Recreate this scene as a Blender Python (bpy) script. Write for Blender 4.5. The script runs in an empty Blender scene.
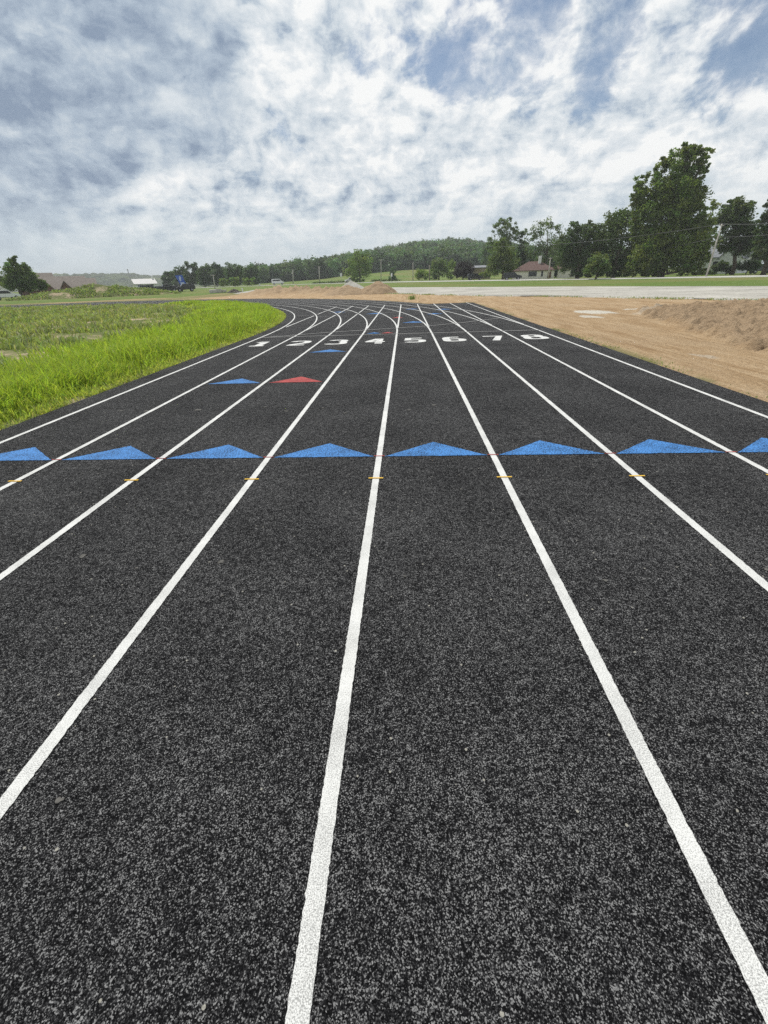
import bpy, bmesh, math, random
import numpy as np
from mathutils import Matrix, Vector

random.seed(7)
RNG = np.random.default_rng(11)
scene = bpy.context.scene
COL = scene.collection

# ------------------------------------------------------------------ camera
F, YAW, PIT, ROLL = 407.62, -0.06105, 0.51734, -0.034295
CAM = np.array([4.517, 0.0, 1.4650])
cy, sy, cp, sp = math.cos(YAW), math.sin(YAW), math.cos(PIT), math.sin(PIT)
FW = np.array([sy * cp, cy * cp, -sp]); r0 = np.array([cy, -sy, 0.0]); u0 = np.cross(r0, FW)
RT = math.cos(ROLL) * r0 + math.sin(ROLL) * u0
UP = -math.sin(ROLL) * r0 + math.cos(ROLL) * u0

W = 1.067                 # lane width
XC, YC, R0 = -36.612, 13.888, 36.612      # curve centre, inner line radius
RI, RO = R0 - 0.42, R0 + 8 * W + 0.46     # asphalt edges


def ray(px, py):
    d = (px - 384) / F * RT + (512 - py) / F * UP + FW
    return d


def P(px, py, D):
    """point on the sight line of a photo pixel at horizontal distance D"""
    d = ray(px, py); h = math.hypot(d[0], d[1])
    return CAM + d * (D / h)


def hor(px):
    lo, hi = 200.0, 330.0
    for _ in range(30):
        m = (lo + hi) / 2
        if ray(px, m)[2] > 0: lo = m
        else: hi = m
    return (lo + hi) / 2


def ucoord(x, y):
    """photo column of a far point at eye level"""
    vx = x - CAM[0]; vy = y - CAM[1]
    z = vx * FW[0] + vy * FW[1]
    z = np.where(z < 1e-3, 1e-3, z)
    return 384 + F * (vx * RT[0] + vy * RT[1]) / z


def sst(a, b, x):
    t = np.clip((x - a) / (b - a), 0, 1)
    return t * t * (3 - 2 * t)


def spl(x, w=12.0):
    return w * np.logaddexp(0, np.asarray(x, float) / w)


def _hash(ix, iy, s):
    n = (ix.astype(np.int64) * 374761393 + iy.astype(np.int64) * 668265263 + s * 974634777) & 0x7fffffff
    n = ((n ^ (n >> 13)) * 1274126177) & 0x7fffffff
    return ((n ^ (n >> 16)) & 0xffffff) / float(0xffffff)


def vn(x, y, s=0):
    x = np.asarray(x, float); y = np.asarray(y, float)
    ix = np.floor(x); iy = np.floor(y); fx = x - ix; fy = y - iy
    fx = fx * fx * (3 - 2 * fx); fy = fy * fy * (3 - 2 * fy)
    a = _hash(ix, iy, s); b = _hash(ix + 1, iy, s); c = _hash(ix, iy + 1, s); d = _hash(ix + 1, iy + 1, s)
    return (a + (b - a) * fx) * (1 - fy) + (c + (d - c) * fx) * fy


def fbm(x, y, s=0, o=4, g=0.5):
    t = 0; a = 1; n = 0
    for i in range(o):
        t = t + a * vn(x * 2 ** i + 17.3 * i, y * 2 ** i - 9.1 * i, s + i); n += a; a *= g
    return t / n


EDGE_U = [150, 240, 266, 300, 327, 345, 376, 403, 470, 560, 700, 900]
EDGE_Z = [0.6, 1.2, 1.9, 2.6, 3.4, 4.6, 5.8, 6.6, 6.8, 5.0, 1.0, 0.5]
RID_U = [180, 230, 260, 290, 320, 350, 390, 420, 450, 480, 520, 560, 640, 800]
RID_Z = [0, 0, 0, 1.5, 6, 9.5, 14, 16.5, 17.5, 14, 9, 5, 2, 2]


def H(x, y):
    x = np.asarray(x, float); y = np.asarray(y, float)
    h = 0.0066 * np.minimum(spl(y - 65), 150) + 0.020 * np.minimum(spl(-x - 92, 8), 90)
    d = np.hypot(x - CAM[0], y)
    front = sst(0.02, 0.25, (y / np.maximum(d, 1)))
    u = ucoord(x, y)
    ez = np.interp(u, EDGE_U, EDGE_Z); rz = np.interp(u, RID_U, RID_Z)
    m = sst(205, 310, d) * front
    h = h * (1 - m) + m * np.maximum(ez, 0.2)
    h = h + front * (rz - 0) * sst(300, 520, d) * (1 - 0.35 * sst(560, 900, d))
    return h


def G(px, D, dz=0.0):
    d = ray(px, hor(px)); h = math.hypot(d[0], d[1])
    x = CAM[0] + d[0] / h * D; y = CAM[1] + d[1] / h * D
    return Vector((x, y, float(H(x, y)) + dz))


def away(px):
    d = ray(px, hor(px)); return math.atan2(-d[0], d[1])   # z-rotation whose +Y points away from the camera


# ------------------------------------------------------------------ materials
def newmat(name):
    m = bpy.data.materials.new(name); m.use_nodes = True
    nt = m.node_tree
    b = nt.nodes['Principled BSDF']
    return m, nt, b


def node(nt, t, **kw):
    n = nt.nodes.new(t)
    for k, v in kw.items():
        if k.startswith('i_'):
            n.inputs[k[2:].replace('_', ' ')].default_value = v
        else:
            setattr(n, k, v)
    return n


def ramp(nt, fac, stops):
    r = nt.nodes.new('ShaderNodeValToRGB')
    el = r.color_ramp.elements
    while len(el) < len(stops): el.new(0.5)
    for e, (p, c) in zip(el, stops):
        e.position = p; e.color = (*c, 1) if len(c) == 3 else c
    nt.links.new(fac, r.inputs[0])
    return r.outputs[0]


def mixc(nt, fac, a, b, mode='MIX'):
    m = nt.nodes.new('ShaderNodeMix'); m.data_type = 'RGBA'; m.blend_type = mode
    for s, v in ((m.inputs[0], fac), (m.inputs[6], a), (m.inputs[7], b)):
        if isinstance(v, (int, float)): s.default_value = v
        elif isinstance(v, tuple): s.default_value = (*v, 1)
        else: nt.links.new(v, s)
    return m.outputs[2]


def mth(nt, op, a, b=None, clamp=False):
    m = nt.nodes.new('ShaderNodeMath'); m.operation = op; m.use_clamp = clamp
    for s, v in ((m.inputs[0], a), (m.inputs[1], b)):
        if v is None: continue
        if isinstance(v, (int, float)): s.default_value = v
        else: nt.links.new(v, s)
    return m.outputs[0]


def noise(nt, co, scale, detail=3, rough=0.55, dist=0.0):
    n = nt.nodes.new('ShaderNodeTexNoise')
    n.inputs['Scale'].default_value = scale; n.inputs['Detail'].default_value = detail
    n.inputs['Roughness'].default_value = rough; n.inputs['Distortion'].default_value = dist
    nt.links.new(co, n.inputs['Vector'])
    return n.outputs[0]


def geo_pos(nt):
    return nt.nodes.new('ShaderNodeNewGeometry').outputs['Position']


def objco(nt):
    return nt.nodes.new('ShaderNodeTexCoord').outputs['Object']


def bump(nt, h, strength, dist, b):
    n = nt.nodes.new('ShaderNodeBump'); n.inputs['Strength'].default_value = strength
    n.inputs['Distance'].default_value = dist
    nt.links.new(h, n.inputs['Height']); nt.links.new(n.outputs[0], b.inputs['Normal'])


def simple(name, c, rough=0.7, var=0.12, scale=3.0, metal=0.0, bmp=0.0, spec=0.3):
    m, nt, b = newmat(name)
    co = objco(nt)
    n = noise(nt, co, scale, 4)
    k = ramp(nt, n, [(0.3, tuple(v * (1 - var) for v in c)), (0.7, tuple(min(1, v * (1 + var)) for v in c))])
    nt.links.new(k, b.inputs['Base Color'])
    b.inputs['Roughness'].default_value = rough; b.inputs['Metallic'].default_value = metal
    b.inputs['Specular IOR Level'].default_value = spec
    if bmp: bump(nt, noise(nt, co, scale * 6, 3), bmp, 0.02, b)
    return m


def rubber_mat():
    m, nt, b = newmat('black_rubber')
    co = geo_pos(nt)
    v = nt.nodes.new('ShaderNodeTexVoronoi'); v.inputs['Scale'].default_value = 320
    nt.links.new(co, v.inputs['Vector'])
    sep = nt.nodes.new('ShaderNodeSeparateColor'); nt.links.new(v.outputs['Color'], sep.inputs[0])
    n1 = noise(nt, co, 215, 3, 0.7, 0.6)
    n2 = noise(nt, co, 75, 3, 0.65)
    n3 = noise(nt, co, 1.1, 5, 0.6)
    n4 = noise(nt, co, 24, 4, 0.65)
    g = mth(nt, 'ADD', mth(nt, 'MULTIPLY', sep.outputs[0], 0.36), mth(nt, 'MULTIPLY', n1, 0.50))
    g = mth(nt, 'ADD', g, mth(nt, 'MULTIPLY', n2, 0.34))
    g = mth(nt, 'ADD', g, mth(nt, 'MULTIPLY', n4, 0.22))
    g = mth(nt, 'ADD', g, mth(nt, 'MULTIPLY', n3, 0.12))
    c = ramp(nt, g, [(0.57, (0.003, 0.003, 0.0034)), (0.745, (0.0095, 0.0095, 0.0105)), (0.855, (0.042, 0.042, 0.044)), (0.955, (0.25, 0.25, 0.25))])  # granule tones; the palest stop paints bright glints into the base colour
    # the odd pale grain
    w = nt.nodes.new('ShaderNodeTexVoronoi'); w.inputs['Scale'].default_value = 60
    nt.links.new(co, w.inputs['Vector'])
    s2 = nt.nodes.new('ShaderNodeSeparateColor'); nt.links.new(w.outputs['Color'], s2.inputs[0])
    pk = mth(nt, 'MULTIPLY', mth(nt, 'GREATER_THAN', s2.outputs[1], 0.995), mth(nt, 'LESS_THAN', w.outputs['Distance'], 0.3))
    c = mixc(nt, pk, c, (0.34, 0.33, 0.29))
    nt.links.new(c, b.inputs['Base Color'])
    b.inputs['Roughness'].default_value = 0.9
    b.inputs['Specular IOR Level'].default_value = 0.07
    bump(nt, g, 1.0, 0.007, b)
    return m


def paint_mat(name, c, pit=0.35, dark=0.45, pitscale=290):
    m, nt, b = newmat(name)
    co = geo_pos(nt)
    n1 = noise(nt, co, pitscale, 3, 0.7)
    n2 = noise(nt, co, 5, 4, 0.6)
    g = mth(nt, 'ADD', mth(nt, 'MULTIPLY', n1, 0.8), mth(nt, 'MULTIPLY', n2, 0.2))
    d = tuple(v * dark for v in c)
    k = ramp(nt, g, [(pit, d), (pit + 0.10, c), (0.9, tuple(min(0.85, v * 1.06) for v in c))])
    nt.links.new(k, b.inputs['Base Color'])
    b.inputs['Roughness'].default_value = 0.75
    b.inputs['Specular IOR Level'].default_value = 0.25
    bump(nt, n1, 0.6, 0.005, b)
    return m


def leaf_mat(name, c, tr=0.35, warm=(1.0, 1.0, 1.0)):
    m, nt, b = newmat(name)
    at = nt.nodes.new('ShaderNodeAttribute'); at.attribute_name = 'tint'
    k = mixc(nt, 1.0, at.outputs['Color'], c, 'MULTIPLY')
    nt.links.new(k, b.inputs['Base Color'])
    b.inputs['Roughness'].default_value = 0.55; b.inputs['Specular IOR Level'].default_value = 0.25
    t = nt.nodes.new('ShaderNodeBsdfTranslucent')
    k2 = mixc(nt, 1.0, k, (1.25, 1.3, 0.55), 'MULTIPLY'); nt.links.new(k2, t.inputs[0])
    mx = nt.nodes.new('ShaderNodeMixShader'); mx.inputs[0].default_value = tr
    nt.links.new(b.outputs[0], mx.inputs[1]); nt.links.new(t.outputs[0], mx.inputs[2])
    nt.links.new(mx.outputs[0], nt.nodes['Material Output'].inputs[0])
    return m


def ground_mat():
    m, nt, b = newmat('meadow_grass')
    co = geo_pos(nt)
    a = noise(nt, co, 0.06, 5, 0.6); f = noise(nt, co, 1.3, 5, 0.7)
    mp = node(nt, 'ShaderNodeMapping'); mp.inputs['Scale'].default_value = (0.5, 0.5, 0.5)
    mp.inputs['Rotation'].default_value = (0, 0, 0.6)
    nt.links.new(co, mp.inputs[0])
    c1 = ramp(nt, f, [(0.3, (0.085, 0.135, 0.030)), (0.55, (0.135, 0.200, 0.045)), (0.75, (0.19, 0.235, 0.07))])
    c2 = mixc(nt, ramp(nt, a, [(0.45, (0, 0, 0)), (0.68, (1, 1, 1))]), c1, (0.21, 0.20, 0.075))
    nt.links.new(c2, b.inputs['Base Color']); b.inputs['Roughness'].default_value = 0.9
    b.inputs['Specular IOR Level'].default_value = 0.1
    bump(nt, noise(nt, co, 2.2, 5, 0.7), 1.0, 0.25, b)
    return m


def dirt_mat():
    m, nt, b = newmat('bare_dirt')
    co = geo_pos(nt)
    at = nt.nodes.new('ShaderNodeAttribute'); at.attribute_name = 'tint'
    sep = nt.nodes.new('ShaderNodeSeparateColor'); nt.links.new(at.outputs['Color'], sep.inputs[0])
    mp = node(nt, 'ShaderNodeMapping'); mp.inputs['Scale'].default_value = (1.6, 0.16, 1)
    mp.inputs['Rotation'].default_value = (0, 0, 0.06)
    nt.links.new(co, mp.inputs[0])
    s = mth(nt, 'ADD', mth(nt, 'MULTIPLY', noise(nt, mp.outputs[0], 1.6, 6, 0.62, 0.4), 0.6), mth(nt, 'MULTIPLY', noise(nt, mp.outputs[0], 5.0, 4, 0.6, 0.2), 0.4))
    n = noise(nt, co, 0.5, 5, 0.6); f = noise(nt, co, 14, 4, 0.75); g = noise(nt, co, 60, 2, 0.6)
    c = ramp(nt, s, [(0.36, (0.31, 0.200, 0.108)), (0.48, (0.43, 0.300, 0.172)), (0.62, (0.56, 0.42, 0.265))])
    c = mixc(nt, mth(nt, 'MULTIPLY', ramp(nt, n, [(0.45, (0, 0, 0)), (0.7, (1, 1, 1))]), 0.5), c, (0.50, 0.385, 0.255))
    c = mixc(nt, ramp(nt, f, [(0.36, (0.75, 0.75, 0.75)), (0.50, (0, 0, 0))]), c, (0.29, 0.185, 0.10))
    c = mixc(nt, sep.outputs[1], c, mixc(nt, f, (0.26, 0.186, 0.120), (0.50, 0.375, 0.250)))   # cloddy heaps: greyer soil
    c = mixc(nt, sep.outputs[0], c, mixc(nt, f, (0.50, 0.46, 0.38), (0.72, 0.69, 0.61)))      # spilt pale sand
    c = mixc(nt, sep.outputs[2], c, mixc(nt, f, (0.12, 0.13, 0.045), (0.30, 0.27, 0.13)))     # sparse dry weeds
    nt.links.new(c, b.inputs['Base Color']); b.inputs['Roughness'].default_value = 0.95
    b.inputs['Specular IOR Level'].default_value = 0.08
    bump(nt, mth(nt, 'ADD', f, mth(nt, 'MULTIPLY', g, 0.35)), 1.0, 0.07, b)
    return m


def infield_mat():
    m, nt, b = newmat('infield_soil')
    co = geo_pos(nt)
    a = noise(nt, co, 0.55, 5, 0.65, 0.6); f = noise(nt, co, 7, 5, 0.7)
    soil = ramp(nt, f, [(0.3, (0.30, 0.235, 0.155)), (0.7, (0.52, 0.42, 0.30))])
    gr = ramp(nt, f, [(0.3, (0.085, 0.115, 0.035)), (0.7, (0.20, 0.21, 0.085))])
    c = mixc(nt, ramp(nt, a, [(0.50, (0, 0, 0)), (0.62, (1, 1, 1))]), gr, soil)
    nt.links.new(c, b.inputs['Base Color']); b.inputs['Roughness'].default_value = 0.95
    b.inputs['Specular IOR Level'].default_value = 0.08
    bump(nt, f, 1.0, 0.06, b)
    return m


def gravel_mat(name='pale_gravel', lo=(0.26, 0.25, 0.23), hi=(0.52, 0.505, 0.47)):
    m, nt, b = newmat(name)
    co = geo_pos(nt)
    a = noise(nt, co, 0.25, 4, 0.6); f = noise(nt, co, 5, 5, 0.75)
    c = ramp(nt, mth(nt, 'ADD', mth(nt, 'MULTIPLY', a, 0.4), mth(nt, 'MULTIPLY', f, 0.6)), [(0.33, lo), (0.62, hi)])
    nt.links.new(c, b.inputs['Base Color']); b.inputs['Roughness'].default_value = 0.95
    b.inputs['Specular IOR Level'].default_value = 0.1
    bump(nt, f, 0.8, 0.05, b)
    return m


M_RUB = rubber_mat()
M_WHITE = paint_mat('white_line_paint', (0.73, 0.735, 0.715), 0.42, 0.45)
M_GREYL = paint_mat('worn_white_paint', (0.40, 0.40, 0.39), 0.40, 0.3)
M_BLUE = paint_mat('blue_marking_paint', (0.068, 0.245, 0.60), 0.44, 0.2, 80)
M_RED = paint_mat('red_marking_paint', (0.47, 0.075, 0.072), 0.44, 0.3, 75)
M_YEL = paint_mat('yellow_marking_paint', (0.70, 0.44, 0.055), 0.34, 0.5)
M_SCUF = simple('pale_scuff', (0.095, 0.092, 0.085), 0.9, 0.5, 60)
M_GROUND = ground_mat(); M_DIRT = dirt_mat(); M_INF = infield_mat(); M_GRAV = gravel_mat('pale_gravel', (0.20, 0.19, 0.165), (0.55, 0.53, 0.48))
M_ROAD = gravel_mat('pale_road', (0.40, 0.39, 0.36), (0.56, 0.55, 0.52))
M_LUSH = leaf_mat('lush_grass', (0.335, 0.440, 0.075), 0.46)
M_WEED = leaf_mat('weed_grass', (0.235, 0.305, 0.110), 0.38)
M_LEAF = leaf_mat('tree_leaf', (0.135, 0.190, 0.058), 0.40)
M_LEAFD = leaf_mat('dark_tree_leaf', (0.088, 0.132, 0.050), 0.36)
M_LEAFB = leaf_mat('bluish_forest_leaf', (0.092, 0.158, 0.062), 0.28)
M_LEAFP = leaf_mat('purple_leaf', (0.040, 0.026, 0.030), 0.2)
M_BARK = simple('tree_bark', (0.10, 0.078, 0.058), 0.95, 0.35, 4, bmp=0.6)
M_BARKP = simple('pale_bark', (0.24, 0.21, 0.17), 0.95, 0.3, 4, bmp=0.6)
M_POLE = simple('weathered_pole_wood', (0.46, 0.43, 0.39), 0.9, 0.25, 2, bmp=0.3)
M_WIRE = simple('black_wire', (0.10, 0.10, 0.105), 0.6, 0.1)
M_WALLC = simple('cream_stucco', (0.78, 0.74, 0.66), 0.85, 0.06, 2)
M_WALLW = simple('white_siding', (0.70, 0.71, 0.72), 0.8, 0.05, 2)
M_WALLT = simple('tan_siding', (0.36, 0.29, 0.20), 0.85, 0.1, 2)
M_BRICK = simple('brown_brick', (0.15, 0.085, 0.062), 0.9, 0.25, 5, bmp=0.3)
M_ROOFR = simple('red_brown_shingle', (0.125, 0.078, 0.068), 0.9, 0.22, 3, bmp=0.4)
M_ROOFB = simple('grey_brown_shingle', (0.205, 0.178, 0.158), 0.9, 0.2, 2, bmp=0.4)
M_ROOFG = simple('grey_shingle', (0.23, 0.24, 0.26), 0.9, 0.15, 2, bmp=0.3)
M_ROOFL = simple('pale_metal_roof', (0.52, 0.51, 0.50), 0.6, 0.1, 2)
M_GLASS = simple('window_glass', (0.02, 0.025, 0.03), 0.08, 0.1, 1, spec=0.6)
M_TRIM = simple('white_trim', (0.75, 0.75, 0.73), 0.6, 0.05)
M_CARW = simple('white_car_paint', (0.74, 0.75, 0.76), 0.3, 0.03, 1, spec=0.5)
M_CARB = simple('black_car_paint', (0.018, 0.019, 0.022), 0.3, 0.1, 1, spec=0.5)
M_CARG = simple('grey_car_paint', (0.09, 0.095, 0.105), 0.3, 0.1, 1, spec=0.5)
M_TYRE = simple('tyre_rubber', (0.02, 0.02, 0.02), 0.9, 0.2)
M_RIM = simple('wheel_rim', (0.45, 0.45, 0.47), 0.4, 0.1, 2, metal=0.6)
M_BLUS = simple('blue_sign_face', (0.06, 0.13, 0.50), 0.5, 0.1)
M_PALEB = simple('pale_blue_emblem', (0.50, 0.58, 0.78), 0.5, 0.1)
M_SIGN = simple('white_sign_face', (0.72, 0.73, 0.74), 0.5, 0.05)
M_CONC = simple('pale_concrete', (0.46, 0.43, 0.39), 0.9, 0.2, 1.5, bmp=0.4)
M_RUBB = simple('dark_rubble', (0.085, 0.075, 0.065), 0.95, 0.4, 2, bmp=0.6)
M_STEEL = simple('galvanised_steel', (0.33, 0.34, 0.35), 0.5, 0.1, 2, metal=0.5)


# ------------------------------------------------------------------ object helpers
def setp(o, label=None, cat=None, group=None, kind=None):
    if label: o['label'] = label
    if cat: o['category'] = cat
    if group: o['group'] = group
    if kind: o['kind'] = kind
    return o


def link(name, me, mat=None, parent=None):
    o = bpy.data.objects.new(name, me); COL.objects.link(o)
    if mat is not None:
        if not isinstance(mat, (list, tuple)): mat = [mat]
        for x in mat: me.materials.append(x)
    if parent is not None: o.parent = parent
    return o


def npmesh(name, v, quads=None, tris=None, tint=None, smooth=False):
    me = bpy.data.meshes.new(name)
    v = np.asarray(v, np.float32)
    nq = 0 if quads is None else len(quads); ntr = 0 if tris is None else len(tris)
    me.vertices.add(len(v)); me.vertices.foreach_set('co', v.ravel())
    li = []
    if nq: li.append(np.asarray(quads, np.int32).ravel())
    if ntr: li.append(np.asarray(tris, np.int32).ravel())
    li = np.concatenate(li)
    me.loops.add(len(li)); me.loops.foreach_set('vertex_index', li)
    me.polygons.add(nq + ntr)
    st = np.concatenate([np.arange(nq) * 4, nq * 4 + np.arange(ntr) * 3]).astype(np.int32)
    me.polygons.foreach_set('loop_start', st)
    if smooth: me.polygons.foreach_set('use_smooth', np.ones(nq + ntr, bool))
    if tint is not None:
        a = me.color_attributes.new('tint', 'FLOAT_COLOR', 'POINT')
        t = np.ones((len(v), 4), np.float32); t[:, :3] = tint
        a.data.foreach_set('color', t.ravel())
    me.update(calc_edges=True)
    return me


def pymesh(name, v, f, smooth=False):
    me = bpy.data.meshes.new(name); me.from_pydata([tuple(map(float, p)) for p in v], [], f)
    if smooth: me.polygons.foreach_set('use_smooth', np.ones(len(me.polygons), bool))
    me.update(); return me


def empty(name, loc, rz=0.0):
    o = bpy.data.objects.new(name, None); COL.objects.link(o)
    o.location = loc; o.rotation_euler = (0, 0, rz); o.empty_display_size = 0.3
    return o


def box(bm, x0, x1, y0, y1, z0, z1):
    vs = [bm.verts.new(p) for p in ((x0, y0, z0), (x1, y0, z0), (x1, y1, z0), (x0, y1, z0), (x0, y0, z1), (x1, y0, z1), (x1, y1, z1), (x0, y1, z1))]
    for f in ((0, 3, 2, 1), (4, 5, 6, 7), (0, 1, 5, 4), (1, 2, 6, 5), (2, 3, 7, 6), (3, 0, 4, 7)):
        bm.faces.new([vs[i] for i in f])


def poly(bm, pts):
    return bm.faces.new([bm.verts.new(p) for p in pts])


def bmobj(name, bm, mat, parent=None, bevel=0.0, smooth=False):
    if bevel:
        bmesh.ops.bevel(bm, geom=list(bm.edges), offset=bevel, segments=2, affect='EDGES', profile=0.5)
    bmesh.ops.recalc_face_normals(bm, faces=list(bm.faces))
    me = bpy.data.meshes.new(name); bm.to_mesh(me); bm.free()
    if smooth: me.polygons.foreach_set('use_smooth', np.ones(len(me.polygons), bool))
    return link(name, me, mat, parent)


def tube_arr(pts, rad, n=7):
    pts = [np.array(p, float) for p in pts]
    v = []; f = []
    for i, p in enumerate(pts):
        a = pts[min(i + 1, len(pts) - 1)] - pts[max(i - 1, 0)]
        a = a / (np.linalg.norm(a) + 1e-9)
        s = np.cross(a, [0.31, 0.95, 0.05] if abs(a[2]) > 0.8 else [0, 0, 1.0]); s /= np.linalg.norm(s); t = np.cross(a, s)
        for k in range(n):
            th = 2 * math.pi * k / n
            v.append(p + rad[i] * (math.cos(th) * s + math.sin(th) * t))
    for i in range(len(pts) - 1):
        for k in range(n):
            f.append((i * n + k, i * n + (k + 1) % n, (i + 1) * n + (k + 1) % n, (i + 1) * n + k))
    f.append(tuple(range(n - 1, -1, -1))); f.append(tuple(range((len(pts) - 1) * n, len(pts) * n)))
    return v, f


def tubes(name, lst, mat, parent=None, n=7):
    V = []; Fc = []
    for pts, rad in lst:
        v, f = tube_arr(pts, rad, n); o = len(V)
        V += v; Fc += [tuple(i + o for i in q) for q in f]
    return link(name, pymesh(name, V, Fc, True), mat, parent)


# ------------------------------------------------------------------ ground sheets
def grid_mesh(name, xs, ys, zf, tintf=None):
    X, Y = np.meshgrid(xs, ys)
    Z = zf(X, Y)
    v = np.stack([X, Y, Z], -1).reshape(-1, 3)
    nx, ny = len(xs), len(ys)
    i = np.arange(nx * ny).reshape(ny, nx)
    q = np.stack([i[:-1, :-1], i[:-1, 1:], i[1:, 1:], i[1:, :-1]], -1).reshape(-1, 4)
    t = tintf(X, Y).reshape(-1, 3) if tintf else None
    return npmesh(name, v, q, None, t, True)


def build_ground():
    rr = np.concatenate([[0.0], np.geomspace(4, 2600, 150)])
    az = np.concatenate([np.linspace(-1.25, 1.25, 260), np.linspace(1.25, 2 * math.pi - 1.25, 60)[1:-1]])
    A, R = np.meshgrid(az, rr)
    X = CAM[0] + R * np.sin(A); Y = R * np.cos(A)
    Z = H(X, Y) - 0.16 * (1 - sst(70, 100, R)) - 0.02
    Z += 0.25 * (fbm(X * 0.05, Y * 0.05, 5, 3) - 0.5) * sst(100, 200, R)
    n = len(az); m = len(rr)
    i = np.arange(n * m).reshape(m, n); j = np.roll(i, -1, 1)
    q = np.stack([i[:-1], i[1:], j[1:], j[:-1]], -1).reshape(-1, 4)[:, ::-1]
    me = npmesh('ground', np.stack([X, Y, Z], -1).reshape(-1, 3), q, None, None, True)
    o = link('ground', me, M_GROUND); setp(o, kind='structure')


build_ground()


def out_dist(x, y):
    """signed distance outside the asphalt (positive = outside of the outer edge)"""
    xl = XC - RO; xr = XC + RO
    st = np.where(y < YC, np.maximum(x - xr, xl - x), np.hypot(x - XC, y - YC) - RO)
    st = np.where(y < -70.5, np.hypot(x - XC, y + 70.5) - RO, st)
    ch = np.maximum(np.maximum(x - (8 * W + 0.46), -0.45 - x), np.maximum(y - 30.35, 10 - y))
    return np.minimum(st, ch)


def in_dist(x, y):
    """distance inside the inner edge (positive = infield)"""
    s = np.minimum(-0.42 - x, x - (XC - RI))
    c = RI - np.hypot(x - XC, y - YC)
    c2 = RI - np.hypot(x - XC, y + 70.5)
    return np.where(y > YC, c, np.where(y < -70.5, c2, s))


MB = np.array([(14.6, 21.0), (13.0, 16.4), (11.8, 11.2), (11.25, 8.4), (10.8, 5.0), (10.6, 0.0), (10.6, -8)])


def mound_d(x, y):
    """distance to the right of the spoil bank's foot line"""
    xb = np.interp(y, MB[::-1, 1], MB[::-1, 0])
    return (x - xb) + 0.30 * (fbm(x * 0.9, y * 0.9, 31, 3) - 0.5) * 2


def dirt_z(x, y):
    o = out_dist(x, y)
    z = 0.035 * (fbm(x * 0.35, y * 0.35, 3, 4) - 0.5) + 0.020 * (fbm(x * 3.0, y * 3.0, 9, 3) - 0.5)
    # shallow wheel ruts running along the track
    rut = np.sin((x - 0.02 * y) * 4.1 + 1.2 * fbm(x * 0.2, y * 0.2, 40, 2)) * fbm(x * 1.2, y * 0.12, 44, 3)
    z += 0.026 * rut + 0.018 * (fbm(x * 6.5, y * 0.7, 46, 3) - 0.5) * sst(0.35, 0.6, fbm(x * 0.6, y * 0.3, 47, 2))
    # spoil bank on the right
    md = mound_d(x, y)
    env = sst(22.0, 18.0, y) * sst(0, 0.35, md) * (1 - 0.8 * sst(4.5, 8.5, md))
    hgt = 0.07 + 0.40 * (1 - np.exp(-np.maximum(md, 0) / 3.4)) * (0.55 + 0.45 * sst(18, 9, y))
    cl = fbm(x * 2.6 + y * 1.3, y * 1.5 - x * 0.9, 61, 5, 0.68)
    cl2 = 1 - np.abs(2 * fbm(x * 2.6 + y * 1.8, (y - x) * 1.1, 71, 3, 0.6) - 1)
    z += env * (hgt * (0.75 + 0.35 * fbm(x * 0.5, y * 0.5, 66, 2)) + 0.50 * (cl - 0.5) + 0.42 * (cl2 - 0.72) + 0.16 * (fbm(x * 6.0, y * 3.6, 88, 3, 0.6) - 0.5))
    # low rough windrow round the outside of the bend
    rad = np.hypot(x - XC, y - YC); an = np.degrees(np.arctan2(y - YC, x - XC))
    be = np.exp(-((rad - 57.5) / 2.1) ** 2) * sst(52, 56, an) * sst(76, 68, an)
    cb = fbm(x * 1.3, y * 1.3, 81, 4, 0.75)
    z += be * (0.72 + 1.7 * (cb - 0.5))
    hh = H(x, y)
    return np.where(o > 0, hh + np.minimum(z - 0.004, 0.02 + 6 * o), -0.12)


def ell(x, y, cx, cy_, a, b, rot, s):
    c, s_ = math.cos(rot), math.sin(rot)
    u = ((x - cx) * c + (y - cy_) * s_) / a; v = (-(x - cx) * s_ + (y - cy_) * c) / b
    return sst(1.15, 0.8, np.hypot(u, v) + 1.7 * (fbm(x * 2.3, y * 1.2, s, 4, 0.65) - 0.5))


def dirt_tint(x, y):
    t = np.zeros(x.shape + (3,))
    w = np.maximum.reduce([ell(x, y, 12.7, 19.9, 0.68, 1.1, 0.3, 90), ell(x, y, 11.7, 17.6, 0.45, 0.5, 0, 91) * 0.9,
                           ell(x, y, 14.6, 20.7, 0.4, 0.25, 0.2, 92), ell(x, y, 10.35, 8.8, 0.10, 0.35, 0.2, 93) * 0.4, ell(x, y, 14.2, 18.6, 0.8, 0.5, 0.4, 94) * 0.3])
    t[..., 0] = w
    md = mound_d(x, y)
    rad = np.hypot(x - XC, y - YC); an = np.degrees(np.arctan2(y - YC, x - XC))
    be = np.exp(-((rad - 57.5) / 3.0) ** 2) * sst(50, 54, an) * sst(80, 70, an)
    t[..., 1] = np.maximum(0.8 * sst(0.0, 0.4, md) * sst(22.5, 19.5, y), 0.85 * be)
    o = out_dist(x, y)
    far = np.maximum(sst(-82, -90, x), sst(70, 78, an) * (y > YC))
    t[..., 2] = np.clip(sst(0.45, 0.05, o) * sst(0.42, 0.6, fbm(x * 1.3, y * 1.3, 97, 3)) * 0.9 + far * (0.45 + 0.5 * sst(0.4, 0.6, fbm(x * 0.12, y * 0.3, 98, 4))), 0, 1)
    return t


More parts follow.
